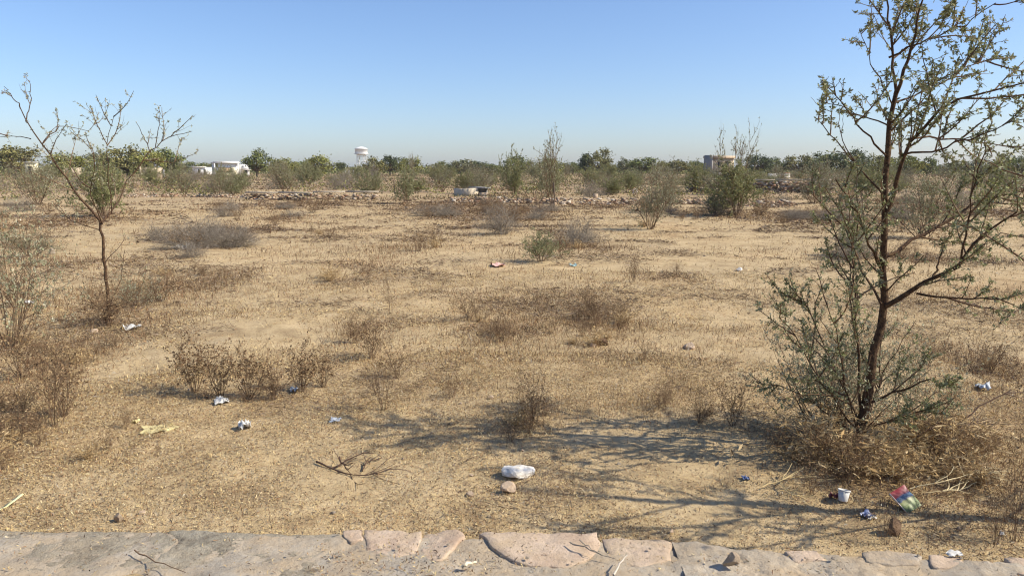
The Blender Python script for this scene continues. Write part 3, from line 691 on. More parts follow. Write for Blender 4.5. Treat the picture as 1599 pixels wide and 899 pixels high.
# middle field
plant('brush', 290, 388, 42, 'pale grey heap of dead thorn branches, left half of the pile', wide=1.5, v=0)
plant('brush', 350, 386, 40, 'darker grey heap of dead thorn branches, right half of the pile', wide=1.5, v=1)
plant('brush', 300, 402, 26, 'small grey thorn branches in front of the big pile', wide=1.4, v=2)
plant('brush', 320, 380, 46, 'middle of the grey thorn branch pile', wide=1.4, v=3)
plant('brush', 375, 386, 34, 'grey thorn branches at the right end of the pile', wide=1.3, v=0)
plant('weed', 300, 388, 30, 'brown weeds growing through the grey thorn pile', wide=2.4, v=2)
plant('brush', 245, 375, 30, 'brown dead brush at the left end of the pile', wide=1.2, v=3)
plant('green', 845, 408, 46, 'low dark green shrub in the middle of the field', wide=1.15, v=0)
plant('brush', 908, 378, 40, 'grey-brown brush right of the low dark green shrub', wide=1.2, v=0)
plant('weed', 875, 400, 40, 'brown weeds between the green shrub and the brush', wide=1.3, v=1)
plant('brush', 893, 383, 36, 'grey twiggy brush right behind the low green shrub', wide=1.1, v=1)
plant('grey', 1015, 358, 88, 'upright pale green shrub right of centre', wide=.62, v=2)
plant('grey', 1043, 332, 66, 'pale shrub just behind the upright shrub', wide=.75, v=0)
plant('yellow', 1150, 337, 78, 'large olive green acacia bush in front of the concrete house', wide=.95, v=1)
plant('sparse', 1150, 335, 122, 'thin crown of sapling rising above the large olive bush', wide=.5, v=2)
plant('green', 1120, 336, 40, 'low green shrub at the foot of the large olive bush', wide=1.2, v=3)
plant('brush', 1330, 405, 44, 'dark thorny brush seen behind the big tree', wide=1.2, v=2)
plant('green', 1320, 400, 50, 'green shrub behind the left side of the big tree', wide=1.0, v=2)
plant('grey', 1440, 372, 100, 'pale acacia shrub behind the right side of the big tree', wide=.8, v=3)
plant('brush', 1500, 322, 40, 'dark leafless bush right behind the big tree', wide=.8, v=0)
plant('brush', 785, 366, 46, 'dark brown brush in the centre of the field', wide=1.2, v=3)
plant('weed', 430, 352, 20, 'tiny brown weed left of centre field', wide=1.5, v=0)
plant('weed', 655, 392, 30, 'brown weed in the open field below the water tower', wide=1.7, v=1)
plant('weed', 515, 372, 22, 'small brown weed left of the open field centre', wide=1.6, v=2)
plant('grey', 50, 400, 40, 'low grey shrub at far left of the field', wide=1.6, v=2)
plant('weed', 70, 385, 36, 'reddish weed at far left of the field', wide=1.5, v=3)
plant('weed', 990, 440, 42, 'thin dry stalks in the field right of the green shrub', wide=.9, v=1)
plant('weed', 920, 500, 50, 'thin dry stalks right of centre', wide=.9, v=3)
# around the far wall
plant('green', 583, 308, 46, 'dark green bush on the far wall below the water tower', wide=.8, v=1)
plant('green', 632, 318, 58, 'bright green bush in front of the far wall gap', wide=.62, v=3)
plant('sparse', 642, 300, 66, 'bare forked sapling right of the dark round tree', wide=.5, v=0)
plant('yellow', 802, 308, 66, 'yellowish acacia left of the wooden post', wide=.55, v=0)
plant('green', 850, 312, 70, 'dense bush behind the wooden post', wide=.5, v=2)
plant('sparse', 862, 322, 114, 'tall leafless sapling with spreading top at the wooden post', wide=.5, v=3)
plant('grey', 285, 306, 52, 'grey bush on the far wall right of the leaning sapling', wide=.75, v=0)
plant('grey', 342, 308, 40, 'small grey-green bush below the white house', wide=.8, v=1)
plant('yellow', 165, 340, 92, 'broad pale green acacia behind the leaning sapling', wide=.75, v=3)
plant('grey', 60, 320, 60, 'loose grey shrub at the left below the trees', wide=1.0, v=1)
plant('brush', 922, 308, 30, 'dark dead bush on the far wall right of the post', wide=.9, v=1)
plant('brush', 955, 302, 26, 'dark grey bush behind the far wall', wide=1.1, v=2)
plant('green', 985, 300, 30, 'small green bush behind the pile of far wall stones', wide=.9, v=0)
plant('grey', 445, 300, 44, 'olive bush behind the concrete capped wall', wide=.8, v=2)
plant('green', 480, 292, 40, 'green bush left of the small round tree', wide=.8, v=3)
plant('brush', 525, 296, 26, 'dark bush in front of the water tower', wide=.8, v=3)
plant('yellow', 1085, 300, 40, 'yellow-green bush in front of the concrete house', wide=1.0, v=2)
plant('grey', 690, 300, 34, 'faint grey shrub beside the concrete tank', wide=.8, v=3)
plant('grey', 1270, 318, 60, 'pale shrub beyond the left branches of the big tree', wide=.9, v=1)
plant('green', 1560, 300, 44, 'dark bush at the far right', wide=1.0, v=1)
plant('yellow', 1350, 310, 56, 'olive shrub seen through the big tree', wide=.9, v=0)
# brown weed bank in front of the far wall and bushes beyond it: nothing tells them apart
rs = np.random.default_rng(31)
FARM = [(40, 285, 'at the far left'), (130, 285, 'left of the tan ruined walls'), (240, 285, 'below the ruined wall'), (318, 285, 'below the small white building'), (370, 285, 'below the white house'), (450, 285, 'behind the concrete capped wall'),
        (560, 285, 'below the water tower'), (640, 285, 'behind the bright green bush'), (735, 285, 'beside the concrete tank'), (800, 285, 'near the yellowish acacia'), (865, 285, 'near the wooden post'), (940, 285, 'below the column tree'),
        (1015, 285, 'behind the upright pale shrub'), (1080, 285, 'left of the concrete house'), (1150, 285, 'around the large olive bush'), (1215, 285, 'below the painted wall'), (1300, 285, 'left of the big acacia trunk'), (1400, 285, 'behind the big acacia trunk'), (1480, 285, 'near the sand mound'), (1560, 285, 'at the far right')]
KW = {'weed': 'thin brown weed', 'twiggy': 'bare twiggy weed', 'tuft': 'tan grass tuft', 'brush': 'grey leafless brush', 'grey': 'pale grey-green thorn bush', 'green': 'green thorn bush', 'yellow': 'olive thorn bush'}
items = []
for k in range(80):
    px = rs.uniform(-20, 1620) if k < 36 else (rs.uniform(690, 860) if k < 54 else rs.uniform(1180, 1420)); py = rs.uniform(318, 346)
    kd = ['weed', 'brush', 'weed'][k % 3]
    o = plant(kd, px, py, rs.uniform(12, 26), 'wall-side ' + KW[kd] + ' ' + nearest(px, 285, FARM), name='wall_weed', cat='weed', wide=rs.uniform(1.2, 2.2), group='brown weeds along the far wall'); items.append((px, o))
for k in range(110):
    px = rs.uniform(-30, 1630); py = 276 + 30 * rs.uniform(0, 1) ** 1.2
    kd = ['grey', 'green', 'yellow', 'brush', 'grey', 'yellow'][k % 6]
    o = plant(kd, px, py, rs.uniform(13, 30) * (.7 + .7 * (py - 270) / 36), 'far ' + KW[kd].replace('grey-green ', '') + ' ' + nearest(px, 285, FARM), name='thorn_bush', cat='bush', wide=rs.uniform(.8, 1.4), group='thorn bushes beyond the far wall'); items.append((px, o))
# loose small weeds: nothing tells them apart
rs = np.random.default_rng(77)
spots = []
while len(spots) < 290:
    px = rs.uniform(-20, 1620); py = 318 + 460 * rs.uniform(0, 1) ** 1.7
    if py > 760: continue
    g = at_z(px, py, 0); m = float(patchmask(np.array([g[0]]), np.array([g[1]]))[0])
    if rs.uniform() < .02 + .5 * min(m, 1.2) ** 2:
        spots.append((px, py))
        for _ in range(rs.integers(0, 4)): spots.append((px + rs.normal(0, 30) * (py - 240) / 300, py + rs.normal(0, 9) * (py - 240) / 300))
MARK = [(60, 360, 'the far left shrubs'), (300, 390, 'the grey thorn pile'), (440, 345, 'the capped wall'), (600, 400, 'the open sand left of the pink rag'), (778, 412, 'the pink rag'), (845, 400, 'the low green shrub'), (1000, 440, 'the open sand right of the green shrub'),
        (1015, 350, 'the upright pale shrub'), (1150, 340, 'the large olive bush'), (1153, 421, 'the white stone'), (1300, 400, 'the left side of the acacia crown'), (1450, 400, 'the right side of the acacia crown'), (1550, 570, 'the right edge grey bag'), (30, 480, 'the left edge shrub'),
        (165, 500, 'the leaning sapling'), (260, 450, 'the brown patch by the sapling'), (345, 600, 'the leafy weed row'), (570, 540, 'the brown clump past the leafy row'), (780, 520, 'the small grey twigs'), (930, 500, 'the dark clod heap'), (830, 650, 'the central spiky weed'), (1075, 541, 'the buff stone'),
        (85, 650, 'the tall left weed'), (240, 668, 'the yellow film'), (550, 730, 'the fallen twig'), (810, 735, 'the white rock'), (1000, 650, 'the acacia shadow'), (1200, 680, 'the left foot of the acacia'), (1315, 773, 'the white cup'), (1425, 783, 'the foil packet'), (1530, 720, 'the right edge grass'), (760, 335, 'the broken wall'), (1230, 345, 'the dark brown band')]
for px, py in spots[:290]:
    py = max(py, 316)
    d = at_z(px, py, 0)[1]
    kd = ['weed', 'twiggy', 'weed', 'tuft', 'weed'][rs.integers(0, 5)]
    o = plant(kd, px, py, min(rs.uniform(.06, .20) * rs.choice([.7, 1, 1.8], p=[.4, .45, .15]), .34) * FPX / d,
          'small ' + KW[kd] + ' near ' + nearest(px, py, MARK), name='small_dry_weed', cat='weed', wide=rs.uniform(.9, 2.0), group='small dry weeds scattered over the field'); items.append((px, o))

uniquify(items)
# ------------------------------------------------------------------ distant trees
def crown_meshes(seed, kind, pal):
    rg = np.random.default_rng(seed)
    tr = MB(); lf = MB()
    if kind == 'column': cz, rz, rx, th, ncl = .55, .45, .24, .12, 26
    elif kind == 'lolly': cz, rz, rx, th, ncl = .68, .32, .42, .45, 22
    elif kind == 'wide': cz, rz, rx, th, ncl = .58, .36, .62, .22, 40
    else: cz, rz, rx, th, ncl = .55, .42, .50, .2, 34
    P = np.array([[0, 0, -.03], [.02, .01, th * .6], [.0, .02, th * 1.3], [.02, 0, cz]])[None]
    tubes(tr, P, np.array([[.035, .03, .025, .012]]), 6, np.array([[.12, .09, .06]]))
    u = unit(rg.normal(0, 1, (ncl, 3))); rad = rg.uniform(.35, 1.0, (ncl, 1)) ** .6
    c = u * rad * np.array([rx, rx, rz]) * rg.uniform(.75, 1.08, (ncl, 1)); c[:, 2] += cz
    c[:, 2] = np.maximum(c[:, 2], .1)
    base = np.repeat(np.array([[0, 0, th]]), ncl, 0); mid = (base + c) / 2 + rg.normal(0, .03, c.shape)
    tubes(tr, np.stack([base, mid, c], 1), np.array([[.016, .010, .004]]).repeat(ncl, 0), 4, np.array([[.12, .09, .06]]).repeat(ncl, 0))
    k = 58
    pos = np.repeat(c, k, 0) + rg.normal(0, 1, (ncl * k, 3)) * np.array([.078, .078, .062]) * rg.uniform(.6, 1.3, (ncl, 1)).repeat(k, 0)
    pos[:, 2] = np.maximum(pos[:, 2], .03)
    shade = np.repeat(rg.uniform(.75, 1.25, (ncl, 1)), k, 0)
    n0 = len(lf.C)
    leaves(lf, rg, pos, unit(pos - np.array([0, 0, .4])), 1, .062, .7, pal, .9)
    lf.C[-1] = lf.C[-1] * np.repeat(shade, 4, 0)
    return tr.mesh('trunk'), lf.mesh('crown')
FG = np.array([(.115, .14, .055), (.15, .17, .075), (.085, .105, .045), (.19, .20, .09)]) * np.array([1.12, 1.10, .9])
FO = np.array([(.17, .165, .075), (.21, .195, .09), (.13, .13, .065), (.25, .225, .115)]) * np.array([1.12, 1.10, .9])
FY = np.array([(.20, .21, .07), (.25, .245, .095), (.15, .17, .06), (.28, .265, .12)]) * np.array([1.12, 1.10, .9])
FD = np.array([(.075, .095, .055), (.095, .115, .06), (.06, .075, .045), (.12, .135, .075)]) * np.array([1.12, 1.10, .9])
FGR = np.array([(.18, .185, .12), (.215, .215, .145), (.145, .15, .10)]) * np.array([1.12, 1.10, .9])
PALS = {'g': FG, 'o': FO, 'y': FY, 'd': FD, 'r': FGR}
CR = {}
def far_tree(px, top, wpx, label, kind='round', pal='g', dist=235, v=0):
    key = (kind, pal, v % 3)
    if key not in CR: CR[key] = crown_meshes(hash_seed(key), kind, PALS[pal])
    top_p = at_depth(px, top, dist); z0 = float(gz(top_p[0], top_p[1])); h = top_p[2] - z0
    rx = {'column': .24, 'lolly': .42, 'wide': .62, 'round': .5}[kind] * 2.1
    w = wpx * dist / FPX / rx
    t = thing('far_tree', label, 'tree', (top_p[0], dist, z0), (px * 7.3) % 6.28, 'trees along the horizon', (w * 1.15, w * 1.15, h * 1.10))
    obj('trunk', CR[key][0], M_twig, t); obj('crown', CR[key][1], M_fleaf, t)
def hash_seed(key): return sum(ord(ch) * (i + 3) for i, ch in enumerate(str(key))) % 9973
for a in [
    (22, 232, 78, 'wide dark olive tree on the horizon at the left edge', 'wide', 'o', 190, 0),
    (102, 243, 62, 'bright green bushy tree behind the leaning sapling stem', 'wide', 'y', 180, 1),
    (150, 241, 48, 'dull green tree between the bright green tree and the olive ones, left', 'round', 'r', 230, 0),
    (196, 231, 70, 'tall olive tree behind the upper twigs of the leaning sapling', 'round', 'o', 180, 1),
    (232, 236, 52, 'yellow-green tree right of the tall olive tree', 'wide', 'y', 175, 0),
    (262, 235, 46, 'dark green rounded tree left of the small white building', 'round', 'g', 185, 2),
    (300, 254, 50, 'low far tree just above the small white building', 'wide', 'g', 300, 0),
    (325, 256, 40, 'low far tree left of the white house', 'wide', 'o', 310, 2),
    (399, 238, 38, 'tall green tree right beside the white house', 'round', 'g', 200, 0),
    (440, 250, 54, 'broad yellowish tree right of the white house tree', 'wide', 'y', 190, 2),
    (497, 244, 44, 'pointed green tree left of the small round tree', 'round', 'y', 200, 1),
    (468, 251, 36, 'dark green low tree between the broad and pointed trees', 'round', 'g', 230, 1),
    (533, 255, 17, 'tiny round lollipop tree left of the water tower', 'lolly', 'd', 220, 0),
    (585, 249, 34, 'olive tree covering the right foot of the water tower', 'round', 'o', 170, 2),
    (608, 245, 40, 'dark round tree right of the water tower', 'round', 'd', 215, 1),
    (640, 246, 34, 'olive green tree right of the dark round tree', 'round', 'y', 190, 0),
    (692, 254, 32, 'small dark green tree, first in the row right of centre left', 'round', 'g', 240, 2),
    (720, 249, 36, 'greyish tree in the row above the concrete tank', 'round', 'r', 240, 1),
    (746, 253, 30, 'dark tree right of the greyish one above the tank', 'round', 'd', 240, 0),
    (768, 257, 36, 'low round green tree at the end of the row above the tank', 'wide', 'g', 240, 1),
    (808, 246, 46, 'green tree behind the yellowish acacia', 'round', 'g', 200, 2),
    (858, 249, 42, 'yellow tree behind the leafless sapling', 'round', 'y', 180, 1),
    (895, 254, 30, 'small tree left of the dark column tree', 'wide', 'g', 240, 0),
    (915, 240, 17, 'narrow dark column-shaped tree', 'column', 'd', 225, 0),
    (938, 237, 38, 'tall brownish olive tree beside the column tree', 'round', 'o', 220, 2),
    (975, 248, 26, 'thin brownish tree right of the tall olive one', 'round', 'r', 235, 2),
    (1002, 245, 42, 'round green tree behind the upright pale shrub', 'round', 'g', 210, 1),
    (1032, 254, 40, 'low olive tree right of the round green tree', 'wide', 'y', 230, 2),
    (1058, 252, 40, 'low dark tree halfway to the concrete house', 'wide', 'o', 230, 0),
    (1088, 253, 40, 'low green tree touching the concrete house', 'wide', 'g', 240, 1),
    (1188, 243, 46, 'dark tree right of the large olive bush', 'wide', 'd', 225, 1),
    (1214, 249, 30, 'small tree above the white painted wall', 'round', 'g', 235, 0),
    (1248, 243, 52, 'wide tree right of the white painted wall', 'wide', 'o', 220, 1),
    (1292, 241, 54, 'olive tree left of the big acacia trunk', 'wide', 'g', 210, 2),
    (1330, 237, 60, 'dark green tree just left of the big acacia trunk', 'wide', 'd', 205, 2),
    (1372, 245, 50, 'tree directly behind the big acacia trunk', 'round', 'o', 210, 0),
    (1416, 243, 50, 'tall yellowish tree just right of the big trunk', 'round', 'y', 180, 2),
    (1450, 249, 28, 'small rounded tree right of the big trunk', 'round', 'g', 190, 0),
    (1488, 256, 56, 'low wide tree behind the sand mound', 'wide', 'r', 230, 1),
    (1536, 250, 60, 'wide grey-green tree near the right edge', 'wide', 'r', 190, 0),
    (1590, 246, 60, 'dark green tree at the right edge', 'wide', 'g', 150, 1)]:
    far_tree(a[0], a[1], a[2], a[3], a[4], a[5], a[6], a[7])
# far woodland: one mass
rg = np.random.default_rng(99); mb = MB()
n = 1500; th = rg.uniform(R(-42), R(42), n); rr = rg.uniform(280, 620, n); cx = np.sin(th) * rr; cy = np.cos(th) * rr; ch = rg.uniform(2.0, 4.4, n) * (.6 + .7 * fbm(cx / 40, cy / 90, 5, 2))
k = 46; pos = np.stack([np.repeat(cx, k), np.repeat(cy, k), np.zeros(n * k)], 1)
sp = rg.normal(0, 1, (n * k, 3)); w = np.repeat(ch, k)
pos[:, 0] += sp[:, 0] * w * .9; pos[:, 1] += sp[:, 1] * w * .9; pos[:, 2] = gz(np.repeat(cx, k), np.repeat(cy, k)) + np.abs(w * (.5 + .26 * sp[:, 2]))
leaves(mb, rg, pos, unit(rg.normal(0, 1, pos.shape)), 1, .9, .8, np.concatenate([FG, FO, FGR]), .9)
o = obj('distant_woodland', mb.mesh('distant_woodland'), M_fleaf); o['kind'] = 'stuff'; o['label'] = 'low far woodland along the horizon'
# scrub between the far wall and the trees: one mass of low bushes
mb = MB(); n = 900; th = rg.uniform(R(-42), R(42), n); rr = np.exp(rg.uniform(math.log(46), math.log(230), n)); cx = np.sin(th) * rr; cy = np.cos(th) * rr
ch = rg.uniform(.25, .8, n) * (1 + rr / 120); k = 60
sp = rg.normal(0, 1, (n * k, 3)); w = np.repeat(ch, k); pos = np.stack([np.repeat(cx, k) + sp[:, 0] * w * .6, np.repeat(cy, k) + sp[:, 1] * w * .6, gz(np.repeat(cx, k), np.repeat(cy, k)) + np.abs(w * (.4 + .3 * sp[:, 2]))], 1)
sel = rg.uniform(0, 1, n) < .5; selk = np.repeat(sel, k)
leaves(mb, rg, pos[selk], unit(rg.normal(0, 1, (selk.sum(), 3))), 1, .15, .5, np.concatenate([FO, FGR, FY]), .9)
leaves(mb, rg, pos[~selk], unit(rg.normal(0, 1, ((~selk).sum(), 3))), 1, .17, .35, np.array([(.22, .14, .08), (.28, .20, .12), (.20, .15, .10), (.30, .25, .18)]), .9)
o = obj('far_scrub', mb.mesh('far_scrub'), M_dry); o['kind'] = 'stuff'; o['label'] = 'low scrub bushes spread beyond the far stone wall'
#PART5
# ------------------------------------------------------------------ buildings and far structures
def box(mb, x0, x1, y0, y1, z0, z1):
    V = [(x0, y0, z0), (x1, y0, z0), (x1, y1, z0), (x0, y1, z0), (x0, y0, z1), (x1, y0, z1), (x1, y1, z1), (x0, y1, z1)]
    mb.add(V, np.array([(0, 3, 2, 1), (4, 5, 6, 7), (0, 1, 5, 4), (1, 2, 6, 5), (2, 3, 7, 6), (3, 0, 4, 7)]))
def part_boxes(name, boxes, mat, parent):
    mb = MB()
    for b_ in boxes: box(mb, *b_)
    return obj(name, mb.mesh(name), mat, parent)
def lathe(prof, n=24):
    mb = MB(); a = np.arange(n) * 2 * math.pi / n; V = []
    for r, z in prof: V.append(np.stack([np.cos(a) * r, np.sin(a) * r, np.full(n, z)], 1))
    V = np.concatenate(V); k = np.arange(n); F = []
    for i in range(len(prof) - 1): F.append(np.stack([i * n + k, i * n + (k + 1) % n, (i + 1) * n + (k + 1) % n, (i + 1) * n + k], 1))
    mb.add(V, F); return mb
M_white = mat_noise('whitewash', [(.3, (.70, .69, .66)), (.7, (.80, .79, .76))], 1.5, .8, 20, .1, .01)
M_cream = mat_noise('cream_paint', [(.3, (.66, .60, .40)), (.7, (.75, .69, .50))], 1.2, .8, 20, .1, .01)
M_tan = mat_noise('tan_plaster', [(.3, (.42, .33, .23)), (.7, (.52, .43, .31))], .8, .9, 10, .3, .02)
M_conc = mat_noise('bare_concrete', [(.3, (.20, .19, .18)), (.7, (.30, .285, .265))], .8, .9, 10, .3, .02)
M_pale = mat_noise('pale_concrete', [(.3, (.30, .25, .19)), (.5, (.40, .34, .26)), (.7, (.49, .43, .34))], 2, .9, 20, .4, .02)
M_brownw = mat_noise('brown_wall', [(.3, (.30, .21, .13)), (.7, (.38, .28, .18))], 1, .9, 10, .3, .02)
M_dark, nt_, b_ = new_mat('dark_glass'); b_.inputs['Base Color'].default_value = (.03, .035, .04, 1); b_.inputs['Roughness'].default_value = .25
M_wood = mat_noise('old_wood', [(.3, (.07, .05, .035)), (.7, (.15, .11, .08))], 12, .9, 30, .6, .01)
M_tank = mat_noise('cream_concrete', [(.3, (.44, .36, .26)), (.5, (.54, .46, .34)), (.7, (.62, .54, .42))], 2, .9, 20, .4, .02)
def place(px, dist): 
    p = at_depth(px, 300, dist); return np.array([p[0], dist, float(gz(p[0], dist))])
# water tower
D = 470; p = place(566, D); top = at_depth(566, 229, D)[2] - p[2]; u = D / FPX
t = thing('water_tower', 'white overhead water tank on a ring of columns', 'water tower', tuple(p))
zt = top; Rt = 9.6 * u
obj('tank', lathe([(Rt * .62, zt - 13.5 * u), (Rt * .97, zt - 10.5 * u), (Rt, zt - 10 * u), (Rt, zt - 3.8 * u), (Rt * 1.03, zt - 3.8 * u), (Rt * 1.03, zt - 3.1 * u), (Rt * .98, zt - 3.0 * u)]).mesh('tank', False), M_white, t)
obj('dome_roof', lathe([(Rt * .985, zt - 3.05 * u), (Rt * .8, zt - 2.0 * u), (Rt * .5, zt - .9 * u), (Rt * .2, zt - .3 * u), (.02, zt - .1 * u)]).mesh('dome', True), M_white, t)
obj('walkway', lathe([(Rt * .9, zt - 11.4 * u), (Rt * 1.18, zt - 11.4 * u), (Rt * 1.18, zt - 10.9 * u), (Rt * .99, zt - 10.9 * u)]).mesh('walkway'), M_white, t)
for k in range(6):
    a = k * math.pi / 3 + .2; mb = MB(); q = np.array([math.cos(a), math.sin(a), 0]) * Rt * .70
    tubes(mb, np.array([[q + [0, 0, -.1], q * .97 + [0, 0, zt - 12.5 * u]]]), np.array([[.30, .26]]), 8); obj('column', mb.mesh('column'), M_white, t)
for z in (.24, .44, .62):
    zz = z * zt; obj('ring_beam', lathe([(Rt * .65, zz), (Rt * .73, zz), (Rt * .73, zz + .3), (Rt * .65, zz + .3), (Rt * .65, zz)]).mesh('ring'), M_white, t)
mb = MB(); tubes(mb, np.array([[(Rt * .8, -.6, 0), (Rt * 1.05, -.6, zt - 11 * u)]]), np.array([[.12, .12]]), 5); obj('ladder', mb.mesh('ladder'), M_white, t)
# white house
D = 215; p = place(364, D); u = D / FPX; zT = at_depth(364, 252, D)[2] - p[2]
t = thing('white_house', 'white two storey house with cream front wall and balcony', 'house', tuple(p), .42)
W = 27 * u
part_boxes('wall', [(-W, W * .35, 0, 6, -.2, zT - .5), (W * .35, W * .96, .6, 6, -.2, zT * .8)], M_white, t)
part_boxes('roof_slab', [(-W * 1.04, W * .45, -.9, 6.1, zT - .5, zT - .25), (-W * 1.0, W * .4, -.86, -.7, zT - .25, zT)], M_white, t)
part_boxes('porch_column', [(-W * .95, -W * .88, -.8, -.55, 0, zT - .5)], M_white, t)
part_boxes('porch_column', [(W * .30, W * .37, -.8, -.55, 0, zT - .5)], M_white, t)
part_boxes('brown_front', [(-W * .72, -W * .05, -.03, .02, .5, zT * .58)], M_brownw, t)
part_boxes('front_wall', [(-W * .92, W * .25, -2.2, -2.0, -.2, .95)], M_cream, t)
part_boxes('cream_pier', [(-W * .05, W * .22, -1.9, -.7, -.2, zT * .60)], M_cream, t)
f = part_boxes('window', [(-W * .9, -W * .76, -.04, .02, zT * .62, zT * .85)], M_dark, t); part_boxes('sill', [(-W * .92, -W * .74, -.12, .0, zT * .59, zT * .62)], M_white, f)
f = part_boxes('window', [(W * .55, W * .70, .56, .62, zT * .52, zT * .7)], M_dark, t); part_boxes('sill', [(W * .53, W * .72, .48, .6, zT * .49, zT * .52)], M_white, f)
part_boxes('door', [(W * .68, W * .84, .55, .61, 0, zT * .40)], M_dark, t)
part_boxes('balcony', [(W * .5, W * 1.02, -.5, .6, zT * .42, zT * .48), (W * .98, W * 1.02, -.5, .6, zT * .48, zT * .66), (W * .5, W * .98, -.5, -.44, zT * .48, zT * .62)], M_white, t)
# small white building left of it
D = 245; p = place(318, D); u = D / FPX; zT = at_depth(318, 260, D)[2] - p[2]
t = thing('white_shed', 'small low white building left of the white house', 'building', tuple(p), .4)
part_boxes('wall', [(-14 * u, 14 * u, 0, 4, -.2, zT - .25)], M_white, t); part_boxes('roof_slab', [(-14.6 * u, 6 * u, -.5, 4.2, zT - .25, zT)], M_white, t)
part_boxes('window', [(-6 * u, -3 * u, -.03, .02, zT * .35, zT * .7)], M_dark, t); part_boxes('door', [(2 * u, 5 * u, -.03, .02, 0, zT * .7)], M_dark, t)
# small pieces of wall among the left trees
for px, top, wpx, D, mat, lab in ((52, 254, 16, 170, M_cream, 'small cream hut between the trees at far left'), (118, 262, 24, 150, M_tan, 'pinkish tan wall below the bright green tree'), (240, 262, 30, 150, M_tan, 'tan and grey ruined wall below the yellow-green tree')):
    p = place(px, D); u = D / FPX; zT = at_depth(px, top, D)[2] - p[2]
    t = thing('hut' if px == 52 else 'ruined_wall', lab, 'hut' if px == 52 else 'wall', tuple(p), .4)
    part_boxes('wall', [(-wpx / 2 * u, wpx / 2 * u, 0, 2.2 if px == 52 else .35, -.2, zT)], mat, t)
    if px == 52: part_boxes('roof_slab', [(-wpx * .56 * u, wpx * .56 * u, -.3, 2.4, zT, zT + .15)], M_white, t); part_boxes('door', [(-.5, .3, -.03, .02, 0, zT * .75)], M_dark, t)
    else:
        part_boxes('pillar', [(-wpx * .5 * u - .3, -wpx * .5 * u, -.1, .45, -.2, zT * 1.15)], mat, t); part_boxes('pillar', [(wpx * .5 * u, wpx * .5 * u + .3, -.1, .45, -.2, zT * .9)], M_conc, t)
# concrete house on the right
D = 205; p = place(1128, D); u = D / FPX; zT = at_depth(1123, 243, D)[2] - p[2]
t = thing('concrete_house', 'flat roofed tan house with dark grey side and shaded windows', 'house', tuple(p), .42)
W = 20 * u
part_boxes('front_wall', [(-W, W, 0, .3, -.2, zT - .7)], M_tan, t); part_boxes('body', [(-W + .02, W - .02, .3, 4, -.2, zT - .72)], M_conc, t)
part_boxes('plinth', [(-W - .1, W + .1, -.4, -.02, -.2, 1.0)], M_conc, t)
part_boxes('parapet', [(-W - .15, W + .15, -.25, 4.1, zT - .7, zT - .05)], M_tan, t); part_boxes('corner_tower', [(-W - .65, -W - .17, -.1, 3, -.2, zT + .1)], M_conc, t)
part_boxes('cornice', [(-W - .25, W + .25, -.45, -.26, zT - .75, zT - .58)], M_brownw, t)
for k, (a, b2) in enumerate(((-.55, -.22), (.22, .5))):
    f = part_boxes('window', [(W * a, W * b2, -.03, .02, zT * .42, zT * .68)], M_dark, t); part_boxes('sun_shade', [(W * a - .2, W * b2 + .2, -.6, -.04, zT * .69, zT * .73)], M_conc, f); part_boxes('mullion', [(W * (a + b2) / 2 - .05, W * (a + b2) / 2 + .05, -.07, -.035, zT * .42, zT * .68)], M_pale, f)
# low white wall
D = 150; p = place(1216, D); u = D / FPX; zT = at_depth(1216, 268, D)[2] - p[2]
t = thing('painted_wall', 'low whitewashed wall with a reddish coping right of the olive bush', 'wall', tuple(p), .3)
M_fade = mat_noise('faded_whitewash', [(.3, (.46, .43, .38)), (.5, (.60, .57, .52)), (.7, (.70, .67, .62))], 1.2, .9, 10, .3, .02)
for a, b2 in ((-20, -2.2), (1.5, 19)):
    part_boxes('panel', [(a * u, b2 * u, 0, .25, -.2, zT - .35)], M_fade, t)
M_red = mat_noise('faded_red', [(.3, (.45, .20, .14)), (.7, (.55, .30, .24))], 2, .8, 10, .1, .01)
part_boxes('coping', [(1.2 * u, 19.3 * u, -.06, .3, zT - .34, zT - .24)], M_red, t); part_boxes('pier', [(-2.1 * u, 1.4 * u, -.05, .3, -.2, zT - .2)], M_tan, t)
# pale fence posts left of the tower
for k, (px, top) in enumerate(((540, 264), (546, 266), (553, 265), (560, 264))):
    p = place(px, 260); zT = at_depth(px, top, 260)[2] - p[2]; mb = MB()
    tubes(mb, np.array([[(0, 0, -.2), (.02, 0, zT * .5), (0, 0, zT)]]), np.array([[.13, .12, .12]]), 6); o = obj('fence_post', mb.mesh('post'), M_white, None, tuple(p))
    tag(o, 'thin pale post by the water tower foot, ' + ('leftmost', 'second from left', 'third from left', 'rightmost')[k], 'post', 'pale posts by the water tower')
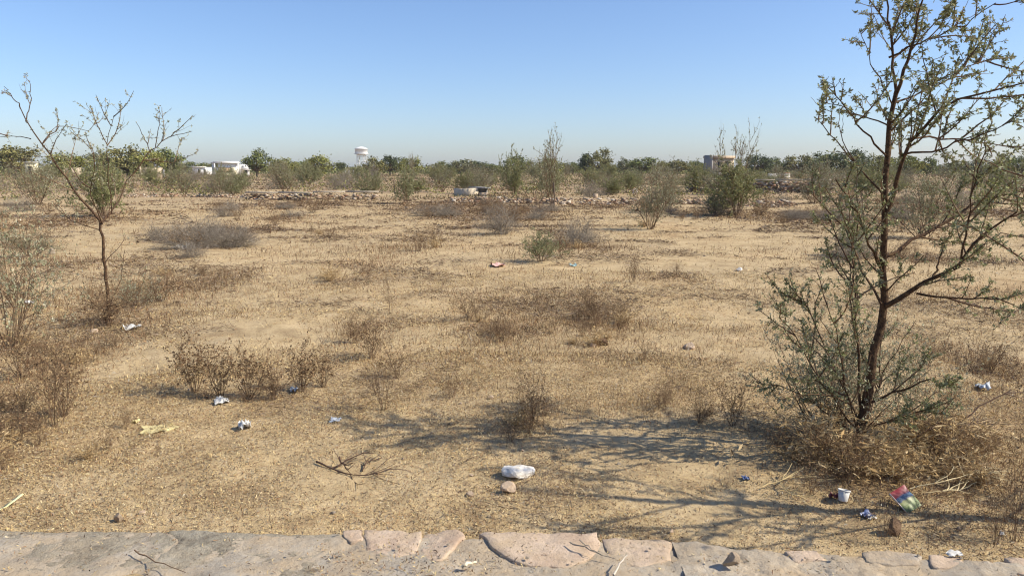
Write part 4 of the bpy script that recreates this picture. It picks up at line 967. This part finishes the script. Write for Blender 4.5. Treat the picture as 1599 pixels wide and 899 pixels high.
# far rubble wall ------------------------------------------------------
def rock_mesh(seed, sub=2, cuts=5, rough=.12, sq=(1, 1, .7)):
    rg = np.random.default_rng(seed)
    bm = bmesh.new(); bmesh.ops.create_icosphere(bm, subdivisions=sub, radius=1)
    V = np.array([v.co[:] for v in bm.verts])
    for _ in range(cuts):
        n = unit(rg.normal(0, 1, 3)); d = rg.uniform(.45, .75); s = V @ n; V = V - np.maximum(s - d, 0)[:, None] * n
    V = V * (1 + (fbm(V[:, 0] * 2.6 + V[:, 2] * 3, V[:, 1] * 2.2 - V[:, 2], seed, 4)[:, None] - .5) * rough * 2) * np.array(sq)
    for v, c in zip(bm.verts, V): v.co = c
    me = bpy.data.meshes.new('rock'); bm.to_mesh(me); bm.free(); return me
def rubble(name, label, pts, hw, n, size, seed, caps=(), sandc=None, z_pow=1.0):
    """low heap-built wall: pts along the line (ground xy)"""
    rg = np.random.default_rng(seed); pts = np.asarray(pts, float)[:, :2]
    s = np.concatenate([[0], np.cumsum(np.linalg.norm(np.diff(pts, axis=0), axis=1))])
    c0 = pts.mean(0); z0 = float(gz(c0[0], c0[1])); t = thing(name, label, 'wall', (c0[0], c0[1], z0))
    mb = MB(); protos = []
    for k in range(6):
        me = rock_mesh(seed + k, 1, 5, .1); v = np.array([q.co[:] for q in me.vertices]); f = np.array([list(q.vertices) for q in me.polygons]); protos.append((v, f)); bpy.data.meshes.remove(me)
    tones = np.array([(.38, .26, .17), (.44, .32, .22), (.33, .20, .13), (.48, .38, .28), (.27, .22, .17), (.56, .48, .38)])
    for k in range(n):
        u_ = rg.uniform(0, s[-1]); x = np.interp(u_, s, pts[:, 0]); y = np.interp(u_, s, pts[:, 1]) + rg.normal(0, hw[0])
        v, f = protos[k % 6]; sc = size * rg.uniform(.5, 1.25) * np.array([1.2, 1, .7]); a = rg.uniform(0, 6.28)
        Rm = np.array([[math.cos(a), -math.sin(a), 0], [math.sin(a), math.cos(a), 0], [0, 0, 1]])
        w = (v * sc) @ Rm.T + np.array([x - c0[0], y - c0[1], float(gz(x, y)) - z0 + rg.uniform(0, 1) ** z_pow * hw[1]])
        mb.add(w, f, tones[rg.integers(0, 6)] * rg.uniform(.8, 1.15))
    o = obj('stones', mb.mesh('stones'), M_litter, t); o['kind'] = 'stuff'
    return t, c0, z0
LW = [ground_at(px, py) for px, py in ((380, 311), (480, 312), (592, 312))]
t, c0, z0 = rubble('rubble_wall', 'low red stone wall with pale concrete cap, left of the dark green bush', LW, (.14, .3), 260, .12, 3)
for k in range(4):
    a = ground_at(385 + 52 * k, 311.5); b2 = ground_at(385 + 52 * k + 50, 311.8); u_ = (b2 - a)[:2]; L = np.linalg.norm(u_)
    o = part_boxes('cap_slab', [(0, L, -.16, .16, 0, .07)], M_pale, t); o.location = (a[0] - c0[0], a[1] - c0[1], float(gz(a[0], a[1])) - z0 + .36 + .01 * k); o.rotation_euler = (0, 0, math.atan2(u_[1], u_[0]))
rubble('rubble_wall', 'broken low stone wall right of the wooden post', [ground_at(px, py) for px, py in ((705, 316), (880, 318), (1010, 318), (1240, 322))], (.28, .28), 700, .11, 13, z_pow=1.8)
rubble('rubble_wall', 'scattered pale stones of the old wall at left', [ground_at(px, py) for px, py in ((190, 308), (290, 307), (385, 309))], (.35, .18), 220, .10, 23, z_pow=2)
t, c0, z0 = rubble('rubble_wall', 'dark stone wall with thin white cap behind the olive bush', [ground_at(px, py) for px, py in ((1075, 299), (1200, 301), (1300, 303))], (.25, .75), 560, .18, 33)
for k in range(5):
    a = ground_at(1078 + 44 * k, 299.5 + .5 * k); b2 = ground_at(1078 + 44 * k + 42, 299.9 + .5 * k); u_ = (b2 - a)[:2]; L = np.linalg.norm(u_)
    o = part_boxes('cap_slab', [(0, L, -.2, .2, 0, .07)], M_pale, t); o.location = (a[0] - c0[0], a[1] - c0[1], float(gz(a[0], a[1])) - z0 + .86); o.rotation_euler = (0, 0, math.atan2(u_[1], u_[0]))
# concrete tank
g = ground_at(745, 306); u = g[1] / FPX
t = thing('concrete_tank', 'broken pale concrete tank with a dark opening in the far field', 'tank', tuple(g), .38)
part_boxes('wall', [(-22 * u, 2 * u, 0, .2, -.2, 12 * u)], M_tank, t); part_boxes('wall', [(-22 * u, -22 * u + .2, .22, 2, -.2, 11 * u)], M_tank, t)
part_boxes('lid', [(2.2 * u, 22 * u, -.1, 2, 11.1 * u, 13 * u)], M_conc, t); part_boxes('wall', [(17 * u, 20 * u, .3, 1.9, -.2, 11 * u)], M_conc, t); part_boxes('back_wall', [(2.1 * u, 17 * u, 1.6, 1.8, -.2, 11 * u)], M_conc, t)
part_boxes('rubble_block', [(3 * u, 15 * u, -.3, .1, -.1, 5 * u)], M_sand2, t)
# posts in the field
for px, py, hpx, lab in ((865, 326, 40, 'dark wooden post at the leafless sapling'), (1044, 318, 42, 'thin post behind the pale shrub'), (918, 292, 22, 'short dark post beyond the broken wall'), (616, 303, 22, 'leaning stub post by the bright green bush'), (201, 0, 0, '')):
    if not hpx: continue
    g = ground_at(px, py); h = hpx * g[1] / FPX; mb = MB()
    tubes(mb, np.array([[(0, 0, -.15), (.01, .01, h * .5), (-.02, 0, h), (-.02, 0, h + .01)]]), np.array([[.035, .032, .028, .008]]), 7); tag(obj('fence_post', mb.mesh('post'), M_wood, None, tuple(g)), lab, 'post')
g = ground_at(930, 310); t = tag(part_boxes('stone_block', [(-.13, .13, -.10, .10, -.05, .26)], M_sand2, None), 'squared pale stone block on the broken wall', 'stone'); t.location = tuple(g)
for px, py, w, h, lab in ((1480, 296, 60, 14, 'mound'), (1375, 298, 40, 6, 'mound')):
    g = ground_at(px, py); u = g[1] / FPX; n = 28; xs = np.linspace(-1, 1, n); X, Y = np.meshgrid(xs, xs); r = np.hypot(X, Y)
    Z = np.maximum(0, 1 - r ** 2) ** 1.3 * (.7 + .6 * fbm(X * 2 + 5, Y * 2, px, 4)) * h * u - .05
    V = np.stack([X * w / 2 * u, Y * w / 2 * u, Z], -1).reshape(-1, 3); i = np.arange(n - 1)[:, None] * n; j = np.arange(n - 1)[None]
    o = obj('sand_mound', mesh_np('mound', V, [np.stack([i + j, i + j + 1, i + n + j + 1, i + n + j], -1).reshape(-1, 4)], None, True), M_soil, None, tuple(g)); o['kind'] = 'structure'

# ------------------------------------------------------------------ stones, rubbish, fallen branches
M_wstone = mat_noise('white_stone', [(.3, (.52, .46, .37)), (.46, (.72, .67, .58)), (.65, (.80, .76, .68))], 2.2, .9, 9, .4, .015)
M_brick = mat_noise('tan_rubble', [(.3, (.50, .36, .24)), (.7, (.64, .50, .36))], 3, .9, 12, .6, .02)
def stone(px, py, wpx, hpx, label, mat, seed, name='stone', dz=0., onwall=False, sq=None, cuts=8, rough=.10):
    g = at_z(px, py, WALL_TOP + .012) if onwall else ground_at(px, py)
    u = np.hypot(g[1], CAM_H) / FPX; w = wpx * u / 2; h = hpx * u / 2
    o = obj(name, rock_mesh(seed, 3, cuts, rough, (1, .8, 1)), mat, None, (g[0], g[1], g[2] + h * .62))
    o.scale = (w * 1.12, w * 1.05, h * 1.15); return tag(o, label, 'stone')
stone(810, 741, 46, 20, 'flat white rock on the sand at bottom centre', M_wstone, 3, cuts=8, rough=.22)
stone(794, 768, 22, 20, 'tan brick fragment just below the white rock', M_brick, 9)
stone(735, 774, 12, 9, 'small pinkish stone left of the tan brick fragment', M_sand1, 14)
stone(1141, 882, 24, 24, 'pointed buff stone lying on the kerb slab', M_sand2, 21, onwall=True)
stone(185, 814, 18, 18, 'pale angular stone at the cement kerb, lower left', M_sand2, 27)
stone(222, 802, 10, 9, 'little tan stone right of the pale angular stone', M_brick, 28)
stone(1396, 832, 24, 28, 'dark brown clod below the foil packet', mat_noise('brown_clod', [(.3, (.16, .10, .06)), (.7, (.32, .21, .13))], 2, .95, 8, .8, .03), 33)
stone(1153, 423, 11, 7, 'small white stone on the open sand at right', M_wstone, 35)
stone(1075, 545, 20, 13, 'small buff stone right of centre', M_brick, 36)
stone(940, 538, 22, 12, 'dark clod heap of dug earth right of centre', mat_noise('dug_earth', [(.3, (.12, .07, .04)), (.7, (.30, .19, .11))], 2, .95, 8, .8, .03), 51)
stone(925, 541, 12, 8, 'smaller tan clod beside the dark clod heap', M_brick, 52)
stone(82, 396, 12, 10, 'dark grey stone far left', M_grey, 38)
stone(991, 302, 11, 10, 'white stone behind the far wall', M_wstone, 39)
stone(1498, 829, 8, 9, 'tiny pink stone right of the foil packet', M_sand1, 40)
stone(148, 520, 14, 8, 'tan stone left of the white bag', M_brick, 41)
stone(766, 622, 9, 6, 'little buff stone above the central weed', M_brick, 43)
stone(1048, 832, 9, 8, 'little tan stone in the shadow above the kerb', M_brick, 44)
stone(520, 802, 8, 6, 'dark pebble above the cement kerb', M_grey, 45)
rs2 = np.random.default_rng(8); items = []
for k in range(34):
    px = rs2.uniform(0, 1599); py = rs2.uniform(560, 815); s_ = rs2.uniform(3, 7)
    o = stone(px, py, s_, s_ * .8, 'loose pebble on the sand near ' + nearest(px, py, MARK), [M_brick, M_sand1, M_grey, M_sand2][k % 4], 60 + k % 5, 'pebble'); o['group'] = 'loose pebbles on the sand'; items.append((px, o))
CRUMB = rock_mesh(61, 2); CRUMB.name = 'crumb'
for k in range(22):
    px = rs2.uniform(20, 1580); g = at_z(px, 850 + 22 * (px / 1599) + rs2.uniform(-10, 18), WALL_TOP + .02); s_ = rs2.uniform(3, 7) * 2.9 / FPX / 2
    o = obj('crumb', CRUMB, M_grey, None, (g[0], g[1], g[2] + s_ * .4)); o.scale = (s_, s_, s_ * .8)
    tag(o, 'small clod on the ' + nearest(px, 0, [(270, 0, 'grey cement end of the kerb'), (630, 0, 'kerb by the small pink stones'), (840, 0, 'big pink kerb slab'), (1120, 0, 'kerb by the pointed stone'), (1450, 0, 'right end of the kerb')]), 'clod', 'small clods on the kerb top'); items.append((px, o))
uniquify(items)
def plain(name, col, rough=.5, trans=0.):
    m, nt, b = new_mat(name); c = ramp(nt, noise(nt, 18, 4, .6), [(.3, tuple(x * .8 for x in col)), (.7, tuple(min(1, x * 1.1) for x in col))]); nt.links.new(c, b.inputs['Base Color']); b.inputs['Roughness'].default_value = rough; return m
M_plast = plain('white_plastic', (.62, .60, .55), .55); M_pink = plain('pink_cloth', (.70, .42, .36), .9); M_yel = plain('yellow_plastic', (.62, .52, .25), .6); M_teal = plain('teal_plastic', (.40, .55, .52), .5); M_bluew = plain('blue_wrapper', (.12, .16, .30), .4); M_greyp = plain('grey_plastic', (.42, .45, .48), .4)
def crumple(seed, w, d, h, n=9):
    """crumpled thin sheet resting on the ground, folded over itself"""
    xs = np.linspace(-1, 1, n); X, Y = np.meshgrid(xs, xs)
    A = fbm(X * 1.7 + seed, Y * 1.7, seed, 3); B = fbm(X * 1.7, Y * 1.7 + seed * 2, seed + 4, 3)
    Z = np.abs(fbm(X * 1.6 + 9, Y * 1.6 + seed, seed + 8, 3) - .45) * 2.4
    e = 1 - .35 * fbm(np.arctan2(Y, X) * 1.3, X * 0 + seed, seed + 2, 2) * np.maximum(np.abs(X), np.abs(Y))
    V = np.stack([(X * e + (A - .5) * .5) * w / 2, (Y * e + (B - .5) * .5) * d / 2, np.clip(Z, 0, 1) * h + .004], -1).reshape(-1, 3)
    V2 = V.copy(); V2[:, 2] -= .0015; m = len(V)
    i = np.arange(n - 1)[:, None] * n; j = np.arange(n - 1)[None]; q = np.stack([i + j, i + j + 1, i + n + j + 1, i + n + j], -1).reshape(-1, 4)
    return mesh_np('sheet', np.concatenate([V, V2]), [q, q[:, ::-1] + m])
def rag(name, px, py, wpx, dpx, hpx, label, cat, mat, seed, rot=0., onwall=False):
    g = at_z(px, py, WALL_TOP + .02) if onwall else ground_at(px, py); u = np.hypot(g[1], CAM_H) / FPX
    o = obj(name, crumple(seed, wpx * u, dpx * u, hpx * u), mat, None, tuple(g)); o.rotation_euler = (0, 0, rot); return tag(o, label, cat)
rag('plastic_scrap', 345, 629, 24, 24, 12, 'twisted white plastic scrap in front of the leafy weeds', 'litter', M_plast, 3, .6)
rag('plastic_bag', 383, 668, 20, 24, 16, 'crumpled bluish white bag with dark shadow, lower left', 'plastic bag', M_plast, 5, .4)
rag('plastic_scrap', 460, 610, 16, 20, 9, 'grey plastic scrap among weeds right of the leafy row', 'litter', M_greyp, 6, .3)
rag('plastic_scrap', 525, 657, 18, 20, 6, 'faint grey plastic scrap in the tree shadow', 'litter', M_greyp, 7)
rag('plastic_bag', 206, 514, 32, 30, 9, 'flat white plastic bag at the foot of the leaning sapling', 'plastic bag', M_plast, 8)
rag('plastic_bag', 284, 389, 24, 26, 13, 'white plastic bag caught in the grey brush pile', 'plastic bag', M_plast, 9)
rag('plastic_scrap', 48, 473, 14, 16, 6, 'pale plastic scrap near the left edge shrub', 'litter', M_plast, 10)
rag('cloth_rag', 778, 415, 26, 30, 7, 'pink cloth rag left of the low green shrub', 'rag', M_pink, 11)
rag('plastic_scrap', 895, 415, 14, 20, 4, 'small teal scrap right of the low green shrub', 'litter', M_teal, 12)
rag('plastic_film', 246, 671, 56, 44, 6, 'torn pale yellow plastic film on the sand, lower left', 'litter', M_yel, 13, .3)
rag('plastic_scrap', 211, 660, 10, 14, 7, 'bright yellow scrap left of the yellow film', 'litter', M_yel, 14)
rag('plastic_bag', 1535, 609, 22, 24, 14, 'grey plastic bag under twigs near the right edge', 'plastic bag', M_greyp, 15)
rag('wrapper', 1354, 806, 22, 20, 9, 'blue and white wrapper below the white cup', 'wrapper', M_bluew, 16, .5)
rag('plastic_scrap', 1360, 810, 16, 12, 6, 'white torn end of the blue wrapper', 'litter', M_plast, 17, .5)
rag('wrapper', 1165, 748, 14, 14, 6, 'dark blue wrapper in the acacia shadow', 'wrapper', M_bluew, 18)
rag('wrapper', 1302, 778, 18, 14, 14, 'dark red wrapper against the white cup', 'wrapper', plain('dark_red', (.22, .05, .05), .4), 19)
rag('plastic_scrap', 1565, 835, 10, 10, 5, 'tiny white scrap at the right above the kerb', 'litter', M_plast, 20)
rag('plastic_scrap', 1490, 866, 26, 14, 5, 'white scrap on the kerb near the right end', 'litter', M_plast, 21, onwall=True)
# paper cup, lying open end up and a little crushed
g = ground_at(1316, 783); u = np.hypot(g[1], CAM_H) / FPX; r = 8.5 * u; hh = 17 * u
t = thing('paper_cup', 'small white paper cup lying in the dry grass', 'cup', tuple(g)); t.rotation_euler = (R(-12), R(9), 0)
obj('cup_body', lathe([(.002, .004), (r * .72, .003), (r * .76, .006), (r * 1.0, hh), (r * .96, hh), (r * .72, .010), (.002, .008)], 20).mesh('cup', True), M_plast, t)
obj('rim', lathe([(r * .97, hh - .004), (r * 1.07, hh - .002), (r * 1.07, hh + .004), (r * .97, hh + .004), (r * .97, hh - .004)], 20).mesh('rim', True), M_plast, t)
# foil packet with coloured bands, leaning in the grass
M_pack, nt, b = new_mat('printed_packet'); tc = N(nt, 'ShaderNodeTexCoord'); sep = N(nt, 'ShaderNodeSeparateXYZ'); nt.links.new(tc.outputs['Generated'], sep.inputs[0])
no = N(nt, 'ShaderNodeTexNoise', Scale=7.0, Detail=4.0); nt.links.new(tc.outputs['Generated'], no.inputs['Vector'])
ma = N(nt, 'ShaderNodeMath', operation='MULTIPLY_ADD'); ma.inputs[1].default_value = .12; nt.links.new(no.outputs['Fac'], ma.inputs[0]); nt.links.new(sep.outputs['Y'], ma.inputs[2])
col = ramp(nt, ma.outputs[0], [(0., (.10, .13, .05)), (.30, (.15, .20, .05)), (.52, (.20, .21, .07)), (.56, (.03, .05, .12)), (.66, (.06, .14, .20)), (.74, (.03, .04, .12)), (.78, (.17, .015, .025)), (1., (.24, .025, .03))])
nt.links.new(col, b.inputs['Base Color']); b.inputs['Roughness'].default_value = .5
g = ground_at(1428, 798); u = np.hypot(g[1], CAM_H) / FPX; w = 34 * u; h = 36 * u; n = 12
xs = np.linspace(0, 1, n); X, Y = np.meshgrid(xs, xs); puff = (np.sin(math.pi * X) * np.sin(math.pi * Y)) ** .6
cr = (fbm(X * 3, Y * 3, 4, 4) - .5) * .018
V = np.concatenate([np.stack([(X - .5) * w, Y * h, puff * .012 + cr], -1).reshape(-1, 3), np.stack([(X - .5) * w, Y * h, -puff * .012 + cr - .0008], -1).reshape(-1, 3)])
i = np.arange(n - 1)[:, None] * n; j = np.arange(n - 1)[None]; q = np.stack([i + j, i + j + 1, i + n + j + 1, i + n + j], -1).reshape(-1, 4)
t = thing('foil_packet', 'red, blue and green foil snack packet in the dry grass, lower right', 'packet', (g[0], g[1], g[2] + .01))
o = obj('pouch', mesh_np('packet', V, [q, q[:, ::-1] + n * n], None, True), M_pack, t); o.rotation_euler = (R(38), R(-12), R(28))
mb = MB(); box(mb, -.5 * w, -.47 * w, 0, h, -.003, .003); e = obj('sealed_edge', mb.mesh('edge'), plain('pale_foil', (.62, .50, .42), .4), t); e.rotation_euler = o.rotation_euler
# yellow strip
g = ground_at(12, 795); u = np.hypot(g[1], CAM_H) / FPX; mb = MB()
P = np.array([(-10 * u, -8 * u, .006), (-4 * u, -1 * u, .012), (3 * u, 10 * u, .03), (8 * u, 22 * u, .045)])
for a, b2 in zip(P[:-1], P[1:]): mb.add([a + [-3.2 * u, 0, 0], a + [3.2 * u, 0, .003], b2 + [3.2 * u, 0, .003], b2 + [-3.2 * u, 0, 0], a + [-3.2 * u, 0, -.003], a + [3.2 * u, 0, 0], b2 + [3.2 * u, 0, 0], b2 + [-3.2 * u, 0, -.003]], np.array([(0, 1, 2, 3), (7, 6, 5, 4), (1, 5, 6, 2), (0, 3, 7, 4)]))
tag(obj('plastic_strip', mb.mesh('strip'), plain('pale_yellow', (.80, .74, .36), .5), None, tuple(g)), 'pale yellow plastic strip at the left edge above the kerb', 'strip')
# fallen branches
def dead_branch(px_paths, label, seed, z_lift=.02, mat=None, name='fallen_branch', cat='branch', pal=DTWIG, r0=.007, onwall=False):
    rg = np.random.default_rng(seed); first = px_paths[0][0]; g = at_z(first[0], first[1], WALL_TOP + .03) if onwall else ground_at(*first[:2])
    t = thing(name, label, cat, tuple(g))
    for k, path in enumerate(px_paths):
        P = []
        for q in path:
            lift = q[2] if len(q) > 2 else z_lift; a = at_z(q[0], q[1], lift + (WALL_TOP + .02 if onwall else 0)); a[2] = lift + (WALL_TOP + .02 if onwall else float(gz(a[0], a[1]))); P.append(a - g)
        P, L = resample(P, 9); P[1:-1] += rg.normal(0, .003, P[1:-1].shape); mb = MB(); tw = MB()
        tubes(mb, P[None], np.linspace(r0, r0 * .4, 9)[None] * (1 if k == 0 else .75), 6, pal[:1]); bo = obj('branch', mb.mesh('branch', True), mat or M_twig, t)
        if not onwall:
            p, d, l = branch_off(rg, P[None], np.array([L]), 7, .2, 1., .7, .45); d[:, 2] = np.abs(d[:, 2]) * .4; T = grow(rg, p, d, l, 4, .15, -.02); tubes(tw, T, np.linspace(.0028, .0012, 5)[None].repeat(len(T), 0), 3, pal[rg.integers(0, len(pal), len(T))]); obj('twigs', tw.mesh('twigs'), M_twig, bo)['kind'] = 'stuff'
DK = np.array([(.10, .06, .04), (.14, .09, .06), (.08, .05, .035), (.18, .12, .08)])
dead_branch([[(494, 722), (520, 730), (535, 722), (568, 708, .05)], [(518, 730), (545, 738), (580, 739), (625, 726)], [(530, 712, .06), (536, 724, .03), (548, 738)], [(566, 732), (572, 722), (595, 716)]], 'dark fallen twig lying on the sand at bottom left of centre', 3, .012, pal=DK, r0=.0055)
dead_branch([[(1458, 696), (1490, 668, .10), (1530, 632, .22), (1580, 606, .30)], [(1490, 668, .10), (1520, 658, .12), (1555, 662, .08)], [(1475, 682, .05), (1465, 662, .14), (1452, 670, .18)]], 'dark fallen branch leaning diagonally at the right', 5, .02, pal=DK, r0=.0065)
dead_branch([[(958, 897, .01), (966, 884, .02), (972, 872, .03), (979, 866, .03)]], 'pale bent twig lying across the kerb', 7, .02, pal=GTWIG[2:3] * 1.5, r0=.0045, onwall=True, name='twig', cat='twig')
dead_branch([[(722, 882, .01), (734, 879, .012), (744, 877, .01)]], 'short cream stick on the kerb at centre', 8, .02, pal=np.array([(.72, .62, .45)]), r0=.009, onwall=True, name='stick', cat='stick')
dead_branch([[(210, 858, .01), (250, 880, .01), (290, 893, .015)]], 'thin dry twig on the cement kerb at left', 9, .01, pal=DTWIG[:1], r0=.003, onwall=True, name='twig', cat='twig')
dead_branch([[(890, 846, .01), (925, 858, .02), (962, 872, .01)], [(905, 842, .03), (930, 862, .02), (950, 868, .01)]], 'grey twigs lying over the pink kerb slab', 10, .01, pal=GTWIG[:1], r0=.003, onwall=True, name='twig', cat='twig')
dead_branch([[(1190, 760), (1240, 745, .04), (1290, 750, .03)], [(1215, 752, .02), (1230, 770, .03), (1262, 776)]], 'pale straw stalks in the shade left of the white cup', 11, .02, pal=STRAW[:3], r0=.003, name='straw_stalk', cat='straw')
dead_branch([[(1420, 765, .03), (1470, 752, .08), (1530, 738, .06)], [(1445, 770, .02), (1490, 762, .05), (1515, 768)]], 'bleached straw stalks right of the foil packet', 12, .02, pal=STRAW[2:3], r0=.003, name='straw_stalk', cat='straw')
# ------------------------------------------------------------------ air
m_h = bpy.data.materials.new('haze_air'); m_h.use_nodes = True; nt = m_h.node_tree
for n_ in list(nt.nodes):
    if n_.type != 'OUTPUT_MATERIAL': nt.nodes.remove(n_)
pv = nt.nodes.new('ShaderNodeVolumePrincipled'); pv.inputs['Color'].default_value = (.88, .91, .95, 1); pv.inputs['Density'].default_value = .00014; pv.inputs['Anisotropy'].default_value = .2
nt.links.new(pv.outputs[0], nt.nodes['Material Output'].inputs['Volume'])
mb = MB(); box(mb, -5000, 5000, -5000, 5000, -2.5, 26); hz = obj('haze', mb.mesh('haze'), m_h); hz['kind'] = 'stuff'; hz['label'] = 'thin dusty air over the plain'
